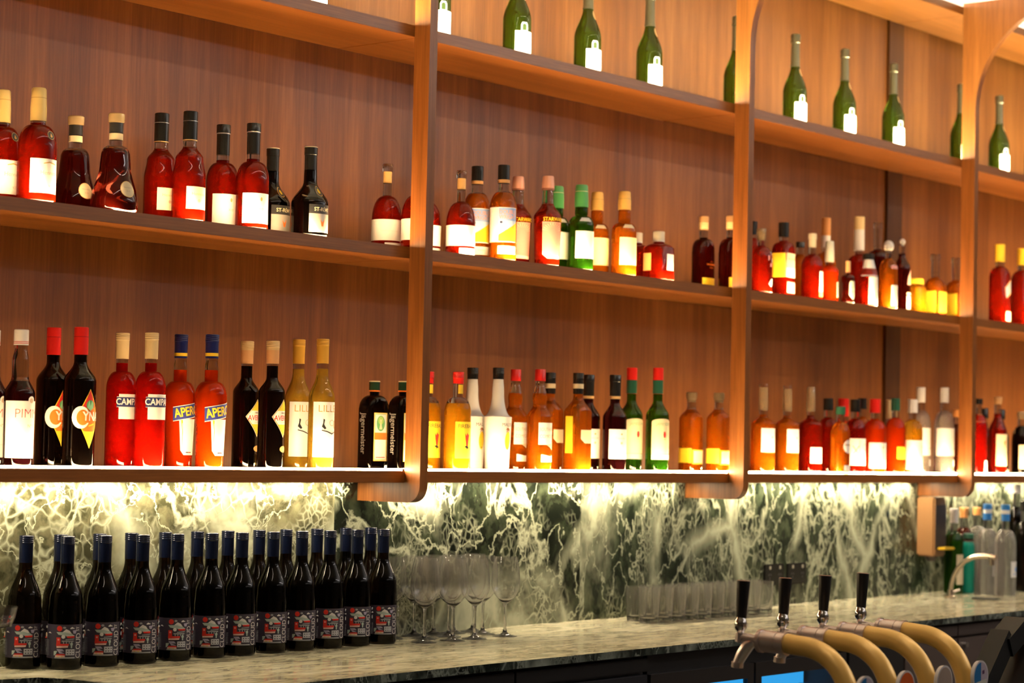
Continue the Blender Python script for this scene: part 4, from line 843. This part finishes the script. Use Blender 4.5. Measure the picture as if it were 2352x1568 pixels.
td = [((bblue, 0, 1), blil), ((boran, 0, 0), boran), ((btaup, 0, 0), btaup), ((bblue, 0, 1), blil)]
for i in range(4):
    o = empty('beer_tap', (-.54+.1635*i, -1.349, -.3185), tl[i], 'beer tap', 'brass gooseneck beer taps'); tap(o, td[i])
# the bar they stand on (front bar, mostly below the picture)
fb = empty('front_bar', (0, -1.65, FLOOR), 'front service bar carrying the taps, below the picture', 'bar counter')
bm = bmesh.new(); box(bm, -1.6, 1.35, -.35, .3, 0, .665); newobj('body', bm, wood_dark, fb, 30)
bm = bmesh.new(); box(bm, -1.65, 1.4, -.42, .36, .665, .705, .003); newobj('worktop', bm, cedge, fb, 30)
BT = FLOOR+.705
# black till on the front bar
till = empty('till_stand', (.75, -1.36, BT), 'black angled till stand at the lower right corner', 'till')
black = P('till_black', (.004, .004, .004), .55, spec=.2); tgrey = P('till_grey', (.28, .23, .23), .35)
def beam(bm, p, q, wx, wy):
    p, q = Vector(p), Vector(q); d = (q-p).normalized(); s = Vector((0, 1, 0)); u_ = d.cross(s).normalized()
    vs = [bm.verts.new(c+u_*a*wx/2+s*b*wy/2) for c in (p, q) for a, b in ((-1, -1), (1, -1), (1, 1), (-1, 1))]
    for f in ((3, 2, 1, 0), (4, 5, 6, 7), (0, 1, 5, 4), (1, 2, 6, 5), (2, 3, 7, 6), (3, 0, 4, 7)): bm.faces.new([vs[i] for i in f])
    bmesh.ops.recalc_face_normals(bm, faces=bm.faces)
zb = -BT
bm = bmesh.new(); box(bm, -.42, .25, -.11, .14, 0, .02, .004); newobj('base', bm, black, till, 30)
bm = bmesh.new(); beam(bm, (-.42+.03, 0, .02), (-.115, 0, -.375+zb), .052, .05); beam(bm, (-.13, 0, -.400+zb), (-.035, 0, -.352+zb), .05, .06); newobj('arm', bm, black, till, 30)
bm = bmesh.new(); beam(bm, (-.055, 0, -.366+zb), (.55, 0, -.372+zb), .034, .055); newobj('head', bm, black, till, 30)
bm = bmesh.new(); beam(bm, (-.055, 0, -.3455+zb), (.55, 0, -.3505+zb), .006, .05); beam(bm, (-.045, 0, -.388+zb), (.55, 0, -.394+zb), .009, .05); newobj('grey_trim', bm, tgrey, till, 30)
bm = bmesh.new()
vs = [bm.verts.new((x, y, z)) for y in (-.05, .09) for x, z in ((-.29, .02), (-.005, -.40+zb), (.55, -.41+zb), (.55, .02))]
for f in ((0, 1, 2, 3), (7, 6, 5, 4), (0, 4, 5, 1), (1, 5, 6, 2), (2, 6, 7, 3), (3, 7, 4, 0)): bm.faces.new([vs[i] for i in f])
bmesh.ops.recalc_face_normals(bm, faces=bm.faces); newobj('housing', bm, black, till, 30)

# ------------------------------------------------------------------ things on and at the marble
def outlet(x, label):
    root = empty('power_outlet', (x, MARB, -.352), label, 'power outlet', 'black power outlets on the marble')
    bm = bmesh.new(); box(bm, -.0615, .0615, -.010, 0, -.036, .036, .003); newobj('plate', bm, P('outlet_black', (.008, .008, .008), .25), root, 30)
    for sx in (-.032, .032):
        bm = bmesh.new(); box(bm, sx-.006, sx+.006, -.0125, -.0101, .018, .030, .001); newobj('switch', bm, P('outlet_switch', (.35, .32, .25), .3), root, 30)
        bm = bmesh.new()
        for a, dx, dz in ((.5, -.006, .0), (-.5, .006, .0), (0, 0, -.012)):
            beam(bm, (sx+dx-.003*math.sin(a), -.0102, dz-.004*math.cos(a)), (sx+dx+.003*math.sin(a), -.0102, dz+.004*math.cos(a)), .002, .0006)
        newobj('socket', bm, P('outlet_slot', (.1, .1, .1), .5), root, 0)
outlet(2.072, 'black double power outlet on marble, left one'); outlet(2.220, 'black double power outlet on marble, right one')
root = empty('wall_dispenser', (3.135, MARB, -.333), 'tan and black box dispenser fixed to the marble wall', 'dispenser')
bm = bmesh.new(); box(bm, -.045, .045, -.077, 0, .02, .245, .006); newobj('housing', bm, P('dispenser_tan', (.33, .17, .07), .3), root, 30)
bm = bmesh.new(); box(bm, -.040, .042, -.081, -.0772, .045, .215, .001); newobj('front_panel', bm, P('dispenser_dark', (.03, .02, .02), .3), root, 30)
bm = bmesh.new(); box(bm, -.03, .05, -.115, -.0815, .045, .056, .003); newobj('lever', bm, P('dispenser_lever', (.8, .5, .03), .4), root, 30)
bm = bmesh.new(); lathe(bm, [(0, .012), (.02, .028)], 16, off=(0, -.04)); newobj('nozzle', bm, P('dispenser_dark', (.03, .02, .02), .3), root, 30)
steel = P('brushed_steel', (.62, .52, .42), .25, 1)
root = empty('water_tap', (3.0, .03, TOP), 'gooseneck water tap near the far end of the counter', 'water tap')
bm = bmesh.new(); lathe(bm, [(0, .024), (.006, .024), (.009, .014), (.03, .0125)], 20); newobj('base', bm, steel, root, 40)
bm = bmesh.new(); pth = [(0, 0, .02), (0, -.006, .06), (0, -.022, .10)]+[(0, -.022-.16*math.sin(PI/2*k/8*1.0)*1.0, .10+.062*math.sin(PI/2*k/8)) for k in range(1, 9)]
pth = [(0, 0, .02), (0, -.003, .05), (0, -.012, .08), (0, -.03, .112), (0, -.056, .138), (0, -.088, .154), (0, -.120, .160), (0, -.155, .161), (0, -.185, .158)]
tube(bm, pth, .0095, 18); newobj('spout', bm, steel, root, 50)
bm = bmesh.new(); tube(bm, [(0, -.165, .160), (0, -.168, .128)], [.011, .010], 16); newobj('nozzle', bm, steel, root, 40)
bm = bmesh.new(); tube(bm, [(.012, 0, .018), (.05, -.01, .028)], .005, 12); newobj('lever', bm, steel, root, 40)
bm = bmesh.new(); lathe(bm, [(0, .05), (.004, .053), (.004, .046), (.0015, .044)], 28, mi=lambda z: 0); o = newobj('drain_cover', bm, P('drain_dark', (.02, .02, .018), .3), None, 30); o.location = (3.05, -.09, TOP)
tag(o, 'small round dark drain cover set on the marble under the tap', 'drain')
# recessed ceiling panels of the room
for i, (x, y) in enumerate([(-2, -1.9), (.6, -1.9), (3.2, -1.9), (5.8, -1.9)]):
    root = empty('linear_light', (x, y, CEIL-.06), 'slim linear ceiling light over the bar, out of the picture, %s from left' % ordn[i], 'ceiling light', 'linear lights over the bar')
    bm = bmesh.new(); box(bm, -1.15, 1.15, -.03, .03, .012, .06); newobj('housing', bm, dark_metal, root, 30)
    bm = bmesh.new(); box(bm, -1.14, 1.14, -.02, .02, 0, .0118); newobj('diffuser', bm, led_mat('linear_led', 38.0, (1, .82, .66)), root, 0)
